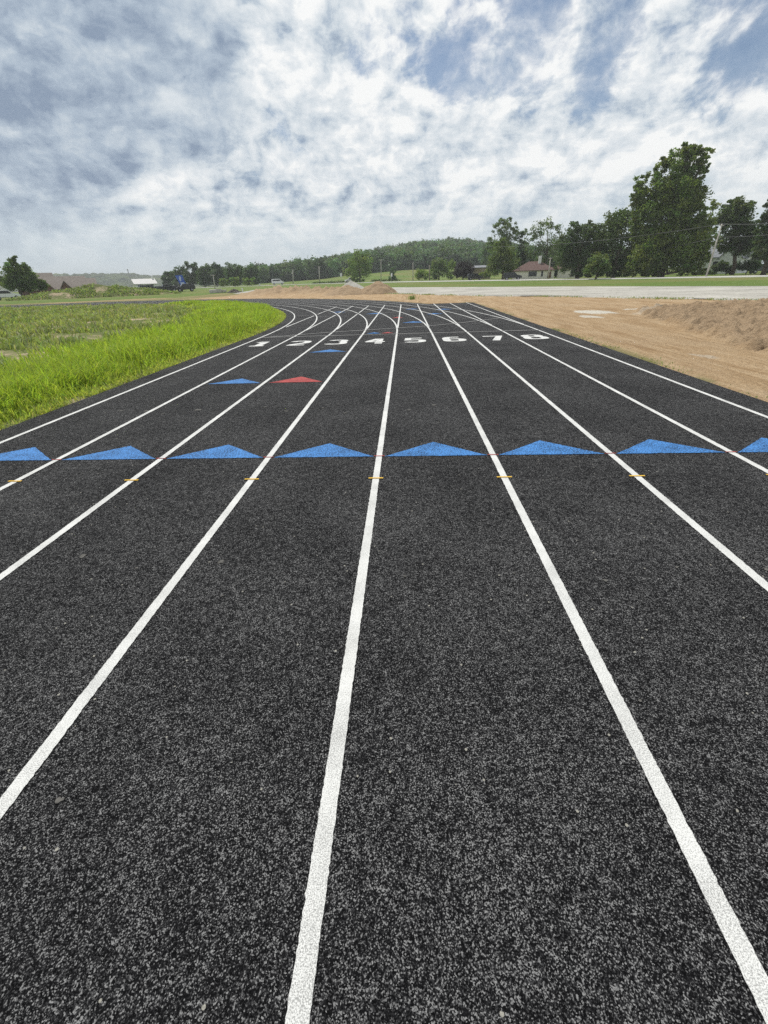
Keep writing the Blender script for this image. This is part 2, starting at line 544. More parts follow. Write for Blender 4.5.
xs = np.concatenate([np.arange(-124, -60, 1.5), np.arange(-60, -26, 0.5), np.arange(-26, 8, 0.24), np.arange(8, 23, 0.06), np.arange(23, 62, 0.45)])
ys = np.concatenate([np.arange(-60, 2, 2.5), np.arange(2, 25, 0.055), np.arange(25, 48, 0.22), np.arange(48, 66, 0.19), np.arange(66, 80, 0.5), np.arange(80, 108, 2.0)])
DX, DY = xs, ys
me = grid_mesh('dirt_ground', xs, ys, dirt_z, dirt_tint)
# the sheet stops under the gravel and where the meadow starts
bm = bmesh.new(); bm.from_mesh(me)


def far_line(x):
    return 92 if x > -5 else 92 + (-5 - x) * 0.05




def beyond(x, y):
    gn = np.interp(x, [-48, -24, -6, 4, 11, 16.3, 22.5, 48], [86, 80, 66, 52.8, 40, 33.7, 23.6, -16])
    if x > -48 and y > gn + 4: return True
    if x <= -30:
        od = math.hypot(x - XC, y - YC) - RO if y > YC else (XC - RO) - x
        if od > 7 + 2.5 * math.sin(x * 0.21 + y * 0.13): return True
    return x > 48


kill = [f for f in bm.faces if (lambda c: beyond(c.x, c.y))(f.calc_center_median())]
bmesh.ops.delete(bm, geom=kill, context='FACES'); bm.to_mesh(me); bm.free()
setp(link('dirt_ground', me, M_DIRT), kind='structure')


def infield_z(x, y):
    e = in_dist(x, y)
    z = 0.10 * (fbm(x * 0.25, y * 0.25, 21, 4) - 0.45) + 0.04 * (fbm(x * 1.5, y * 1.5, 23, 3) - 0.5)
    return np.where(e > 0, -0.01 + np.minimum(z, 0.3 * e), -0.12)


xs = np.concatenate([np.arange(-74, -24, 0.8), np.arange(-24, 0.2, 0.2)])
ys = np.concatenate([np.arange(-60, 2, 2.0), np.arange(2, 30, 0.25), np.arange(30, 52, 0.5)])
setp(link('infield_soil', grid_mesh('infield_soil', xs, ys, infield_z), M_INF), kind='structure')


def flat_poly(name, pts, z, mat, sub=1.5, rough=0.0, seed=0):
    """sheet over the terrain from a two-sided strip: pts = [(near point, far point), ...]"""
    rows = []
    for k in range(len(pts) - 1):
        (a0, b0), (a1, b1) = pts[k], pts[k + 1]
        L = math.dist(a0, a1); n = max(1, int(L / sub))
        for i in range(n + (k == len(pts) - 2)):
            t = i / n
            rows.append(((a0[0] + (a1[0] - a0[0]) * t, a0[1] + (a1[1] - a0[1]) * t), (b0[0] + (b1[0] - b0[0]) * t, b0[1] + (b1[1] - b0[1]) * t)))
    m = 9
    a = np.array([r[0] for r in rows]); b = np.array([r[1] for r in rows])
    s = np.array([0, .006, .15, .3, .5, .7, .85, .994, 1])[None, :, None]
    PT = a[:, None] * (1 - s) + b[:, None] * s
    if rough:
        j = (vn(np.arange(len(a)) * 0.9, np.zeros(len(a)), seed) - 0.5) * 2 * rough
        j2 = (vn(np.arange(len(a)) * 0.9, np.zeros(len(a)) + 7, seed) - 0.5) * 2 * rough
        d = (b - a) / np.linalg.norm(b - a, axis=1)[:, None]
        PT[:, 0] += d * j[:, None]; PT[:, -1] += d * j2[:, None]
    X, Y = PT[..., 0], PT[..., 1]
    Z = H(X, Y) + z
    Z[:, 0] -= 0.14; Z[:, -1] -= 0.14
    nrow = len(a); i = np.arange(nrow * m).reshape(nrow, m)
    q = np.stack([i[:-1, :-1], i[:-1, 1:], i[1:, 1:], i[1:, :-1]], -1).reshape(-1, 4)
    return setp(link(name, npmesh(name, np.stack([X, Y, Z], -1).reshape(-1, 3), q, None, None, True), mat), kind='structure')


GR = [((48, -16), (66, -4)), ((22.5, 23.6), (35.3, 41)), ((16.3, 33.7), (25, 59.5)), ((11, 40), (15.9, 71.4)), ((4, 52.8), (4.5, 86)), ((-6, 66), (-12, 98)), ((-26, 81), (-31, 108))]
flat_poly('gravel_lot', GR, 0.04, M_GRAV, 0.8, 0.5, 3)
RDC = [(100, 27), (64, 79), (46, 104), (24, 136), (3, 166), (-8, 179), (-22, 188), (-40, 192), (-66, 193), (-100, 190), (-160, 182)]


def strip(cl, w):
    out = []
    for i, p in enumerate(cl):
        a = cl[max(i - 1, 0)]; b = cl[min(i + 1, len(cl) - 1)]
        d = (b[0] - a[0], b[1] - a[1]); L = math.hypot(*d); n = (-d[1] / L, d[0] / L)
        out.append(((p[0] + n[0] * w, p[1] + n[1] * w), (p[0] - n[0] * w, p[1] - n[1] * w)))
    return out


flat_poly('road', strip(RDC, 3.4), 0.10, M_ROAD, 2.0)

# ------------------------------------------------------------------ running track and its markings
def stadium(off, n=120, y0=-70.5):
    """closed centre-line offset 'off' outside of the inner line"""
    R = R0 + off; p = []
    for t in np.linspace(0, math.pi, n): p.append((XC + R * math.cos(t), YC + R * math.sin(t)))
    for t in np.linspace(math.pi, 2 * math.pi, n): p.append((XC + R * math.cos(t), y0 + R * math.sin(t)))
    p.append(p[0]); return p


ia = stadium(-0.42); oa = stadium(8 * W + 0.46)
v = []; f = []
cols = 5
for a, b in zip(ia, oa):
    for k in range(cols):
        t = k / (cols - 1); v.append((a[0] + (b[0] - a[0]) * t, a[1] + (b[1] - a[1]) * t, 0.010))
for i in range(len(ia) - 1):
    for k in range(cols - 1):
        f.append((i * cols + k, i * cols + k + 1, (i + 1) * cols + k + 1, (i + 1) * cols + k))
o = len(v)
v += [(-0.42, 13.0, 0.006), (8 * W + 0.46, 13.0, 0.006), (8 * W + 0.46, 30.3, 0.006), (-0.42, 30.3, 0.006)]
f.append((o, o + 1, o + 2, o + 3))
# the slab's edges down to the soil
for loop in (ia, oa):
    o = len(v)
    for a in loop: v += [(a[0], a[1], 0.010), (a[0], a[1], -0.15)]
    for i in range(len(loop) - 1): f.append((o + 2 * i, o + 2 * i + 1, o + 2 * i + 3, o + 2 * i + 2))
TRACK = setp(link('running_track', pymesh('running_track', v, f), M_RUB), kind='structure')
ZP = 0.0142


def ribbon(name, pts, w, mat, label=None, z=ZP, jit=0.0, seed=0, segs=None):
    segs = segs or [pts]
    v = []; f = []
    for s in segs:
        s = np.array(s, float); n = len(s)
        if n < 2: continue
        d = np.gradient(s, axis=0); d /= np.linalg.norm(d, axis=1)[:, None]
        nn = np.stack([-d[:, 1], d[:, 0]], 1)
        wl = np.full(n, w / 2); wr = np.full(n, w / 2)
        if jit:
            wl += RNG.normal(0, jit, n); wr += RNG.normal(0, jit, n)
        o = len(v)
        for i in range(n):
            v.append((*(s[i] + nn[i] * wl[i]), z)); v.append((*(s[i] - nn[i] * wr[i]), z))
        for i in range(n - 1): f.append((o + 2 * i, o + 2 * i + 1, o + 2 * i + 3, o + 2 * i + 2))
    ob = link(name, pymesh(name, v, f), mat, TRACK)
    setp(ob, label=label)
    return ob


WORDS = ['innermost', 'second', 'third', 'fourth', 'fifth', 'sixth', 'seventh', 'eighth', 'outermost']
for k in range(9):
    R = R0 + k * W; X = XC + R
    ynear = np.concatenate([np.arange(-70, -1, 6.0), np.arange(-1, 5, 0.012), np.arange(5, YC, 0.05)])
    a = [(X, y) for y in ynear] + [(XC + R * math.cos(t), YC + R * math.sin(t)) for t in np.linspace(0, math.pi, 220)] \
        + [(XC - R, y) for y in np.arange(YC - 1, -71, -6.0)]
    ribbon('lane_line', a, 0.055, M_WHITE, f'white lane line, {WORDS[k]} of the nine counted from the grass infield', jit=0.0011)
for k in range(9):
    X = k * W; seg = [[]]
    ys_ = np.arange(YC + (0.6 + (2.3 if k == 0 else 0.9)), 30.2, 0.05)
    for y in ys_:
        rr_ = math.hypot(X - XC, y - YC)
        gap = k < 3 and abs(rr_ - (R0 + (k + 1) * W)) < 0.10
        if gap: seg.append([])
        else: seg[-1].append((X, y))
    ribbon('chute_line', None, 0.055, M_WHITE, f'straight white sprint chute line, {WORDS[k]} of nine from the infield side', z=ZP + 0.003, segs=[s for s in seg if len(s) > 2])
ribbon('start_line', [(x, 13.56) for x in np.arange(0.03, 8 * W, 0.1)], 0.055, M_GREYL, 'thin worn straight start line just beyond the lane numbers', z=ZP + 0.006)
cvp = [(0.28, 13.58), (2.15, 14.55), (3.19, 14.86), (5.35, 15.68), (6.35, 16.30), (8.29, 18.0)]
cx_ = np.linspace(0.28, 8.3, 80)
ribbon('start_line', [(x, np.interp(x, [p[0] for p in cvp], [p[1] for p in cvp])) for x in cx_], 0.055, M_GREYL, 'curved worn start line sweeping across the lanes behind the numbers', z=ZP + 0.009)


def tri(name, x0, x1, y, h, mat, label, z=ZP, rot=0.0):
    n = 26; v = []; f = []
    xm = (x0 + x1) / 2
    c, s = math.cos(rot), math.sin(rot)
    def T(px, py): return (xm + (px - xm) * c - (py - y) * s, y + (px - xm) * s + (py - y) * c, z)
    for i in range(n + 1):
        x = x0 + (x1 - x0) * i / n
        yy = h * (1 - abs(x - xm) / (xm - x0))
        v.append(T(x, y + RNG.normal(0, 0.0015))); v.append(T(x, y + max(0.004, yy + RNG.normal(0, 0.002))))
    for i in range(n): f.append((2 * i, 2 * i + 2, 2 * i + 3, 2 * i + 1))
    return setp(link(name, pymesh(name, v, f), mat, TRACK), label=label)


for k in range(8):
    tri('exchange_triangle', k * W + 0.055, (k + 1) * W - 0.055, 3.612, 0.375, M_BLUE, f'blue painted triangle in lane {k + 1} of the row crossing all lanes')
tri('exchange_triangle', 1.16, 2.07, 6.97, 0.40, M_BLUE, 'single blue painted triangle in lane 2 beside the red one')
tri('exchange_triangle', 2.22, 3.13, 6.97, 0.46, M_RED, 'red painted triangle in lane 3 beside a blue one')
tri('exchange_triangle', 2.24, 3.12, 10.25, 0.42, M_BLUE, 'small blue painted triangle in lane 3 in front of the number 3')
tri('exchange_triangle', 3.32, 3.76, 13.75, 0.30, M_BLUE, 'small blue mark on the start line behind the number 4', z=ZP + 0.012)
tri('exchange_triangle', 3.78, 4.16, 13.75, 0.30, M_RED, 'small red mark on the start line behind the number 4', z=ZP + 0.012)
for i, (x, y, m, w) in enumerate([(4.85, 17.2, M_BLUE, .9), (5.9, 21.2, M_BLUE, .8), (3.0, 22.5, M_BLUE, .9), (4.2, 19.6, M_RED, .5), (6.6, 24.2, M_BLUE, .9), (4.9, 25.2, M_BLUE, .8), (0.9, 24.5, M_BLUE, .8)]):
    tri('exchange_triangle', x - w / 2, x + w / 2, y, 0.55, m, ['faint blue triangle on the far bend beyond the start line', 'faint red triangle on the far bend beyond the start line'][m is M_RED], z=ZP - 0.002)
for k in range(1, 9):
    X = k * W
    ribbon('lane_tick', [(X - 0.062, 3.12), (X, 3.12), (X + 0.062, 3.12)], 0.018, M_YEL, f'short yellow tick across the {WORDS[k]} lane line', z=ZP + 0.004)
    ribbon('lane_tick', [(X - 0.05, 3.617), (X, 3.617), (X + 0.05, 3.617)], 0.012, M_RED, f'thin dark red tick across the {WORDS[k]} lane line between blue triangles', z=ZP + 0.004)
# staggered marks on the bend
for i, (k, a) in enumerate([(0, 14), (1, 12), (2, 17), (3, 15), (4, 13), (1, 22), (3, 24), (5, 20), (6, 17), (2, 29)]):
    t = math.radians(a)
    r1, r2 = R0 + k * W + 0.08, R0 + (k + 1) * W - 0.08
    ribbon('stagger_line', [(XC + r * math.cos(t), YC + r * math.sin(t)) for r in np.linspace(r1, r2, 6)], 0.05, M_GREYL, None, z=ZP)

# lane numbers: block digits drawn as outlines
def stroke_digit(ch):
    """strokes (centre lines) of one block digit in a unit box"""
    def arc(cx, cy_, rx, ry, a0, a1, n=14):
        sq = lambda q: math.copysign(abs(q) ** 0.62, q)
        return [(cx + rx * sq(math.cos(math.radians(a0 + (a1 - a0) * i / n))), cy_ + ry * sq(math.sin(math.radians(a0 + (a1 - a0) * i / n)))) for i in range(n + 1)]
    return {
     '1': [[(.52, 1.0), (.52, .0)], [(.18, .78), (.46, .92)], [(.16, .07), (.88, .07)]],
     '2': [arc(.5, .68, .38, .24, 165, -30) + [(.20, .16)], [(.08, .07), (.94, .07)]],
     '3': [arc(.48, .71, .36, .21, 150, -75), arc(.48, .29, .40, .22, 80, -155)],
     '4': [[(.68, .0), (.68, 1.0)], [(.60, .93), (.12, .36)], [(.04, .30), (.98, .30)]],
     '5': [[(.88, .91), (.20, .91), (.16, .52)] + arc(.48, .31, .40, .23, 120, -150)],
     '6': [[(.80, .90)] + arc(.5, .48, .38, .42, 85, 190, 10) + arc(.5, .29, .38, .21, 180, 530, 22)],
     '7': [[(.08, .90), (.90, .90), (.46, .02)]],
     '8': [arc(.5, .71, .33, .20, 90, 450, 22), arc(.5, .29, .40, .21, 90, 450, 22)],
    }[ch]


def digit(ch, x0, x1, y0, y1):
    wd, ht = x1 - x0, y1 - y0
    sw = 0.20
    V = []; Fc = []
    for si, s in enumerate(stroke_digit(ch)):
        s = np.array([(x0 + p[0] * wd, y0 + p[1] * ht) for p in s])
        # densify, then mitred ribbon
        d = np.diff(s, axis=0); L = np.linalg.norm(d, axis=1); d /= L[:, None]
        nrm = np.stack([-d[:, 1], d[:, 0]], 1)
        n = len(s); offs = []
        for i in range(n):
            if i == 0: o_ = nrm[0]
            elif i == n - 1: o_ = nrm[-1]
            else:
                o_ = nrm[i - 1] + nrm[i]; o_ = o_ / max(0.35, (o_ @ o_)) * 2 * 0.5 * 1.0
                q = nrm[i - 1] + nrm[i]; q /= np.linalg.norm(q) + 1e-9
                o_ = q / max(0.80, float(q @ nrm[i]))
            offs.append(o_)
        b = len(V); zz = ZP + si * 0.004
        for i in range(n):
            hw = sw / 2
            q_ = offs[i] * hw * np.array([1.0, 0.68]); V.append((*(s[i] + q_), zz + i * 0.00012)); V.append((*(s[i] - q_), zz + i * 0.00012))
        for i in range(n - 1): Fc.append((b + 2 * i, b + 2 * i + 1, b + 2 * i + 3, b + 2 * i + 2))
    return setp(link('lane_number', pymesh('lane_number', V, Fc), M_WHITE, TRACK), label=f'white painted number {ch} in its lane')


for k in range(8):
    xm = (k + 0.5) * W
    digit(str(k + 1), xm - 0.30, xm + 0.25, 11.52, 12.52)

# pale scuffs and dried clippings on the rubber
v = []; f = []
sc = [(265, 407, 5), (286, 411, 5), (345, 413, 4), (323, 408, 4), (434, 405, 5), (409, 410, 4), (147, 411, 5), (198, 410, 6), (120, 411, 4), (163, 414, 4),
      (82, 556, 5), (137, 568, 4), (221, 562, 6), (222, 596, 3), (514, 573, 5), (604, 580, 4), (677, 567, 4), (766, 569, 4), (76, 504, 2), (20, 710, 2), (405, 576, 3), (640, 700, 3), (60, 800, 5), (280, 360, 2), (687, 388, 2), (250, 381, 2), (460, 395, 4), (300, 455, 2)]
for px, py, s in sc:
    d = ray(px, py); p = CAM + d * (-(CAM[2] - 0.013) / d[2]); sc_ = np.linalg.norm(p - CAM) / 420
    n = 9; b = len(v)
    for i in range(n):
        t = 2 * math.pi * i / n; r = s * sc_ * random.uniform(0.2, 0.75)
        v.append((p[0] + r * math.cos(t), p[1] + r * math.sin(t) * 0.9, ZP))
    f.append(tuple(range(b, b + n)))
setp(link('scuff_mark', pymesh('scuff_mark', v, f), M_SCUF, TRACK), kind='stuff')


# ------------------------------------------------------------------ grass blades
def blades(name, x, y, z, hgt, wid, lean, tint, mat):
    n = len(x)
    a = RNG.uniform(0, 2 * math.pi, n); la = RNG.uniform(0, 2 * math.pi, n)
    dx, dy = np.cos(a), np.sin(a)
    lx, ly = np.cos(la) * lean * hgt, np.sin(la) * lean * hgt
    b = np.stack([x, y, z], 1)
    side = np.stack([dx, dy, np.zeros(n)], 1) * (wid / 2)[:, None]
    mid = b + np.stack([lx * 0.30, ly * 0.30, hgt * 0.58], 1)
    tip = b + np.stack([lx, ly, hgt * (1 - 0.25 * lean)], 1)
    v = np.empty((n, 5, 3)); v[:, 0] = b - side; v[:, 1] = b + side; v[:, 2] = mid + side * 0.8; v[:, 3] = mid - side * 0.8; v[:, 4] = tip
    i = np.arange(n)[:, None] * 5
    q = i + np.array([[0, 1, 2, 3]]); t = i + np.array([[3, 2, 4]])
    tt = np.repeat(tint, 5, 0)
    return link(name, npmesh(name, v.reshape(-1, 3), q, t, tt), mat)


def tint_mix(n, x, y, dryp=0.05, seed=0):
    base = RNG.normal(1, 0.24, (n, 1)).clip(0.45, 1.8) * np.array([[1, 1, 1]])
    w = fbm(x * 0.8, y * 0.8, seed, 3)[:, None]
    base = base * (0.75 + 0.5 * w)
    base[:, 0] *= RNG.normal(1, 0.08, n)
    dry = RNG.random(n) < dryp
    base[dry] = np.array([[1.45, 1.15, 2.0]]) * RNG.uniform(0.7, 1.2, (dry.sum(), 1))
    return base


# lush band beside the track
N = 240000
t = RNG.random(N)
yy = 1.0 + 46 * t ** 1.5
e = RNG.exponential(1.0, N) * 1.45 + 0.0
e = np.where(RNG.random(N) < 0.65, RNG.uniform(0, 5.0, N), e)
on = yy < YC
ang = (yy - YC) / R0
x = np.where(on, -0.44 - e, XC + (RI - e - 0.02) * np.cos(ang)); y = np.where(on, yy, YC + (RI - e - 0.02) * np.sin(ang))
lim = 4.2 + 2.6 * (fbm(x * 0.4, y * 0.4, 51, 3) - 0.5) * 2
keep = (e < lim) & (RNG.random(N) < (0.22 + 0.78 * sst(0.36, 0.56, fbm(x * 2.0, y * 2.0, 53, 2))) * (1 - 0.9 * sst(0.55, 1.0, e / lim)))
x, y, e, lim = x[keep], y[keep], e[keep], lim[keep]
d = np.hypot(x - CAM[0], y); n = len(x)
hg = (0.05 + 0.27 * sst(0.05, 0.9, e)) * RNG.uniform(0.4, 1.5, n) * (0.7 + 0.6 * fbm(x * 1.1, y * 1.1, 55, 2)) * (1 - 0.3 * sst(0.6, 1.0, e / lim))
wd = (0.007 + 0.0011 * d) * RNG.uniform(0.7, 1.3, n)
ti = tint_mix(n, x, y, 0.07, 57)
ed = sst(0.5, 0.0, e)[:, None]
ti = ti * (1 - ed) + ed * ti * np.array([[1.2, 1.03, 1.8]])
setp(blades('tall_grass', x, y, infield_z(x, y), hg, wd, RNG.uniform(0.1, 0.9, n), ti, M_LUSH), label='bright green grass growing along the inside of the track', cat='grass', kind='stuff')

# duller weeds over the rest of the infield
N = 300000
dd = 5 + 82 * RNG.random(N) ** 0.95
az = RNG.uniform(-1.5, -0.02, N)
x = CAM[0] + dd * np.sin(az); y = dd * np.cos(az)
e = in_dist(x, y)
bare = sst(0.60, 0.68, fbm(x * 0.45, y * 0.75, 63, 4)) * sst(34, 22, dd) 
cl = sst(0.38, 0.62, fbm(x * 1.3, y * 1.3, 65, 3))
keep = (e > 1.5) & (RNG.random(N) < sst(1.2, 4.0, e) * (1 - 0.93 * bare) * (0.25 + 0.75 * cl))
x, y, dd, bare, cl = x[keep], y[keep], dd[keep], bare[keep], cl[keep]
n = len(x)
hg = RNG.uniform(0.05, 0.22, n) * (0.4 + 1.2 * cl) * (1 - 0.5 * bare) * (1 + 0.0 * dd)
wd = (0.010 + 0.0016 * dd) * RNG.uniform(0.7, 1.4, n)
ti = tint_mix(n, x, y, 0.10, 67)
big = fbm(x * 0.18, y * 0.10, 69, 3)
ti = ti * np.stack([0.9 + 0.5 * big, 0.95 + 0.25 * big, 0.9 + 0.5 * big], 1)
setp(blades('weed_cover', x, y, infield_z(x, y), hg, wd, RNG.uniform(0.2, 1.2, n), ti, M_WEED), label='dull green weeds with bare patches over the infield', cat='weeds', kind='stuff')

# sparse weeds on the dirt: along the asphalt's outer edge and the gravel's near edge
N = 9000
y = RNG.uniform(1.5, 14, N); x = 9.03 + RNG.exponential(0.10, N)
k = RNG.random(N) < sst(0.45, 0.62, fbm(y * 0.9, y * 0 + 3, 75, 3)) * 0.10
x1, y1 = x[k], y[k]
N = 9000
s = RNG.random(N)
gx = np.interp(s, np.linspace(0, 1, 5), [22.5, 16.3, 11, 4, -6]); gy = np.interp(s, np.linspace(0, 1, 5), [23.6, 33.7, 40, 52.8, 66])
k = RNG.random(N) < 0.6 * sst(0.48, 0.72, fbm(s * 60, s * 0 + 5, 77, 3))
x2 = gx[k] + RNG.normal(0, 0.35, k.sum()); y2 = gy[k] + RNG.normal(0, 0.35, k.sum())
x = np.concatenate([x1, x2]); y = np.concatenate([y1, y2]); dd = np.hypot(x - CAM[0], y); n = len(x)
hg = RNG.uniform(0.010, 0.035, n) * np.where(dd > 22, 4.0, 1); wd = (0.004 + 0.0012 * dd)
setp(blades('edge_weeds', x, y, H(x, y) + 0.0, hg, wd, RNG.uniform(0.3, 1.1, n), tint_mix(n, x, y, 0.35, 79), M_WEED), label='sparse dry weeds along the edges of the dirt', cat='weeds', kind='stuff')


# ------------------------------------------------------------------ trees
def leaf_quads(C, size, tintbase, rng, flat=0.35):
    n = len(C)
    a = rng.normal(0, 1, (n, 3)); a[:, 2] *= 1 - flat; a /= np.linalg.norm(a, axis=1)[:, None]
    b = rng.normal(0, 1, (n, 3)); b -= a * (a * b).sum(1)[:, None]; b /= np.linalg.norm(b, axis=1)[:, None]
    s = size * rng.uniform(0.6, 1.3, n)[:, None]
    v = np.empty((n, 4, 3))
    v[:, 0] = C - a * s; v[:, 1] = C + b * s * 0.55; v[:, 2] = C + a * s; v[:, 3] = C - b * s * 0.55
    q = np.arange(n * 4).reshape(n, 4)
    return v.reshape(-1, 3), q, np.repeat(tintbase, 4, 0)


def crown_points(lobes, nclump, nleaf, rng, sig=0.22):
    """clumped points: lobes = [(centre, radii)]"""
    pts = []; ti = []
    vol = np.array([np.prod(r) ** (2 / 3) for c, r in lobes]); vol = vol / vol.sum()
    for (c, r), w in zip(lobes, vol):
        m = max(4, int(nclump * w))
        d = rng.normal(0, 1, (m, 3)); d /= np.linalg.norm(d, axis=1)[:, None]
        rad = rng.uniform(0.40, 0.96, m)[:, None]
        cc = np.array(c) + d * rad * np.array(r)
        cs = min(r) * sig * rng.uniform(0.7, 1.5, m)
        k = nleaf
        off = rng.normal(0, 1, (m, k, 3)).clip(-1.7, 1.7) * cs[:, None, None]
        off[:, :, 2] *= 0.7
        pts.append((cc[:, None] + off).reshape(-1, 3))
        tb = rng.normal(1, 0.18, (m, 1, 1)).clip(0.55, 1.5) * np.ones((1, k, 3)) * rng.normal(1, 0.12, (m, k, 1))
        tb[:, :, 0] *= rng.normal(1, 0.10, (m, 1))
        ti.append(tb.reshape(-1, 3))
    return np.concatenate(pts), np.concatenate(ti)


def tree(name, label, D, base, lobes, mat=None, leaf=0.32, nclump=90, nleaf=26, trunk=0.28, bark=None, group=None, cat='tree', seed=1, sig=0.22, depth=0.9, tint=(1, 1, 1), lean=None):
    rng = np.random.default_rng(seed)
    g = G(base, D); root = empty(name, g)
    setp(root, label, cat, group)
    gx = np.array(g)
    L = []
    scl = D / 468.0
    side = np.array([RT[0], RT[1], 0]); side /= np.linalg.norm(side)
    fwd = np.array([-side[1], side[0], 0])
    for (px, py, rx, ry) in lobes:
        zc = float(ray(px, py) @ FW) / math.hypot(*ray(px, py)[:2]) * D
        s = zc / F
        dd = D + rng.uniform(-0.35, 0.35) * rx * s
        p = P(px, py, dd)
        L.append((p, np.array([rx * s, rx * s * depth, ry * s])))
    pts, ti = crown_points(L, int(nclump * 1.3), int(nleaf * 1.8), rng, sig)
    ok = pts[:, 2] > g.z + 0.25
    pts, ti = pts[ok], ti[ok]
    v, q, t = leaf_quads(pts - gx, leaf * 0.68, ti * np.array(tint), rng)
    link('crown', npmesh('crown', v, q, None, t), mat or M_LEAF, root)
    # trunk and limbs
    cs = np.array([c for c, r in L]); top = cs[np.argmax(cs[:, 2])] - gx; cen = cs.mean(0) - gx
    lst = [([(0, 0, -0.3), (0.02 * top[0], 0, 0.14 * top[2]), 0.5 * np.array([top[0], top[1], 0]) * 0.5 + np.array([0, 0, 0.45 * top[2]]), top * np.array([0.9, 0.9, 0.95])], [trunk * 1.35, trunk, trunk * 0.65, trunk * 0.15])]
    for c, r in L:
        c = c - gx; z0 = min(c[2] * 0.55, top[2] * 0.5) * rng.uniform(0.6, 1.0)
        k = z0 / max(top[2], 0.1) * 0.55
        s0 = np.array([top[0] * k, top[1] * k, z0])
        lst.append(([s0, (s0 + c) / 2 + np.array([0, 0, 0.05 * c[2]]), c], [trunk * 0.4, trunk * 0.26, trunk * 0.08]))
    tubes('trunk', lst, bark or M_BARK, root, 6)
    return root


def auto_lobes(x0, x1, y0, y1, n, seed, top=0.5):
    """lobes inside a pixel box, wider in the middle"""
    r = random.Random(seed); out = []
    w = x1 - x0; h = y1 - y0
    for i in range(n):
        t = (i + 0.5) / n
        yy_ = y1 - h * (0.12 + 0.76 * t)
        half = w * 0.5 * (0.55 + 0.45 * math.sin(math.pi * min(1, 0.25 + 0.75 * (1 - t)))) * (1 - top * max(0, t - 0.55) / 0.45)
        for sgn in (-1, 1):
            rx = half * r.uniform(0.5, 0.66); xx = (x0 + x1) / 2 + sgn * (half - rx) * r.uniform(0.8, 1.15)
            out.append((xx, yy_ + r.uniform(-0.05, 0.05) * h, rx, h * r.uniform(0.14, 0.2)))
    return out


GT = 'trees along the far side of the road'
# the big wind-blown cottonwood, outline after its lobes
tree('cottonwood_tree', 'tallest tree, towering leaning cottonwood beside the leaning utility pole', 112, 662,
     [(652, 252, 20, 20), (690, 250, 20, 20), (670, 232, 24, 20), (640, 228, 13, 16), (700, 232, 12, 16), (655, 208, 20, 16), (682, 205, 20, 18), (637, 205, 8, 12), (642, 182, 8, 10),
      (660, 188, 14, 12), (685, 184, 16, 14), (700, 190, 8, 12), (660, 168, 8, 9), (676, 166, 14, 13), (694, 166, 11, 12), (690, 152, 9, 7), (703, 161, 6, 7), (668, 158, 6, 7), (632, 268, 8, 8), (650, 272, 14, 6), (690, 271, 16, 6), (672, 200, 17, 15), (652, 236, 14, 12), (698, 215, 9, 14), (690, 198, 10, 10), (704, 252, 9, 12), (676, 255, 16, 14), (703, 172, 6, 9), (707, 157, 6, 9), (698, 150, 8, 7), (688, 149, 8, 6), (640, 196, 9, 12)],
     leaf=0.32, nclump=860, nleaf=34, trunk=0.55, sig=0.16, seed=3, tint=(1.12, 1.08, 0.9), group=GT)
tree('broadleaf_tree', 'rounded dark tree left of the tall cottonwood, its crown touching it', 116, 614,
     [(612, 258, 14, 14), (630, 258, 11, 14), (606, 236, 12, 12), (622, 232, 15, 14), (614, 220, 11, 10), (628, 218, 9, 8), (600, 250, 8, 12), (636, 240, 8, 14), (616, 272, 18, 7)], mat=M_LEAFD, leaf=0.32, nclump=260, nleaf=30, trunk=0.4, seed=4, sig=0.2, tint=(1.15, 1.15, 1), group=GT)
tree('broadleaf_tree', 'broad very dark tree between the red-roofed house and the rounded dark tree', 118, 578,
     [(572, 258, 14, 13), (588, 258, 14, 14), (566, 244, 12, 10), (582, 236, 14, 11), (594, 240, 11, 12), (575, 228, 9, 6), (588, 228, 9, 6), (600, 262, 8, 12), (562, 262, 8, 9), (585, 271, 16, 6)], mat=M_LEAFD, leaf=0.32, nclump=260, nleaf=28, trunk=0.4, seed=5, sig=0.2, group=GT)
tree('broadleaf_tree', 'small low tree with paler leaves in front of the dark trees', 108, 597, [(598, 262, 8, 8), (604, 268, 8, 6), (592, 269, 8, 6)], leaf=0.26, nclump=60, nleaf=26, trunk=0.18, seed=6, group=GT)
tree('broadleaf_tree', 'yellowish green tree showing sky gaps between the cottonwood and the pole', 138, 700,
     [(704, 222, 9, 10), (711, 208, 6, 8), (706, 236, 9, 10), (714, 226, 5, 9), (701, 250, 8, 8)], leaf=0.36, nclump=60, nleaf=20, trunk=0.25, seed=7, sig=0.2, tint=(1.25, 1.2, 0.9), group=GT)
tree('broadleaf_tree', 'wide dark tree standing just right of the leaning utility pole', 122, 734,
     [(735, 212, 12, 11), (725, 215, 8, 9), (745, 215, 10, 10), (733, 228, 14, 10), (748, 232, 12, 12), (725, 242, 9, 10), (742, 246, 14, 9), (754, 242, 8, 12), (738, 204, 8, 6), (728, 205, 5, 6), (720, 228, 6, 8)], mat=M_LEAFD, leaf=0.34, nclump=260, nleaf=26, trunk=0.36, seed=8, sig=0.18, tint=(1.1, 1.1, 1), group=GT)
tree('broadleaf_tree', 'dark tree filling the gap low behind the cottonwood trunk', 150, 668, [(640, 262, 12, 10), (660, 258, 14, 12), (682, 260, 14, 12), (700, 262, 10, 9), (650, 268, 16, 7), (690, 270, 16, 6)], mat=M_LEAFD, leaf=0.42, nclump=130, nleaf=26, trunk=0.3, seed=101, group=GT)
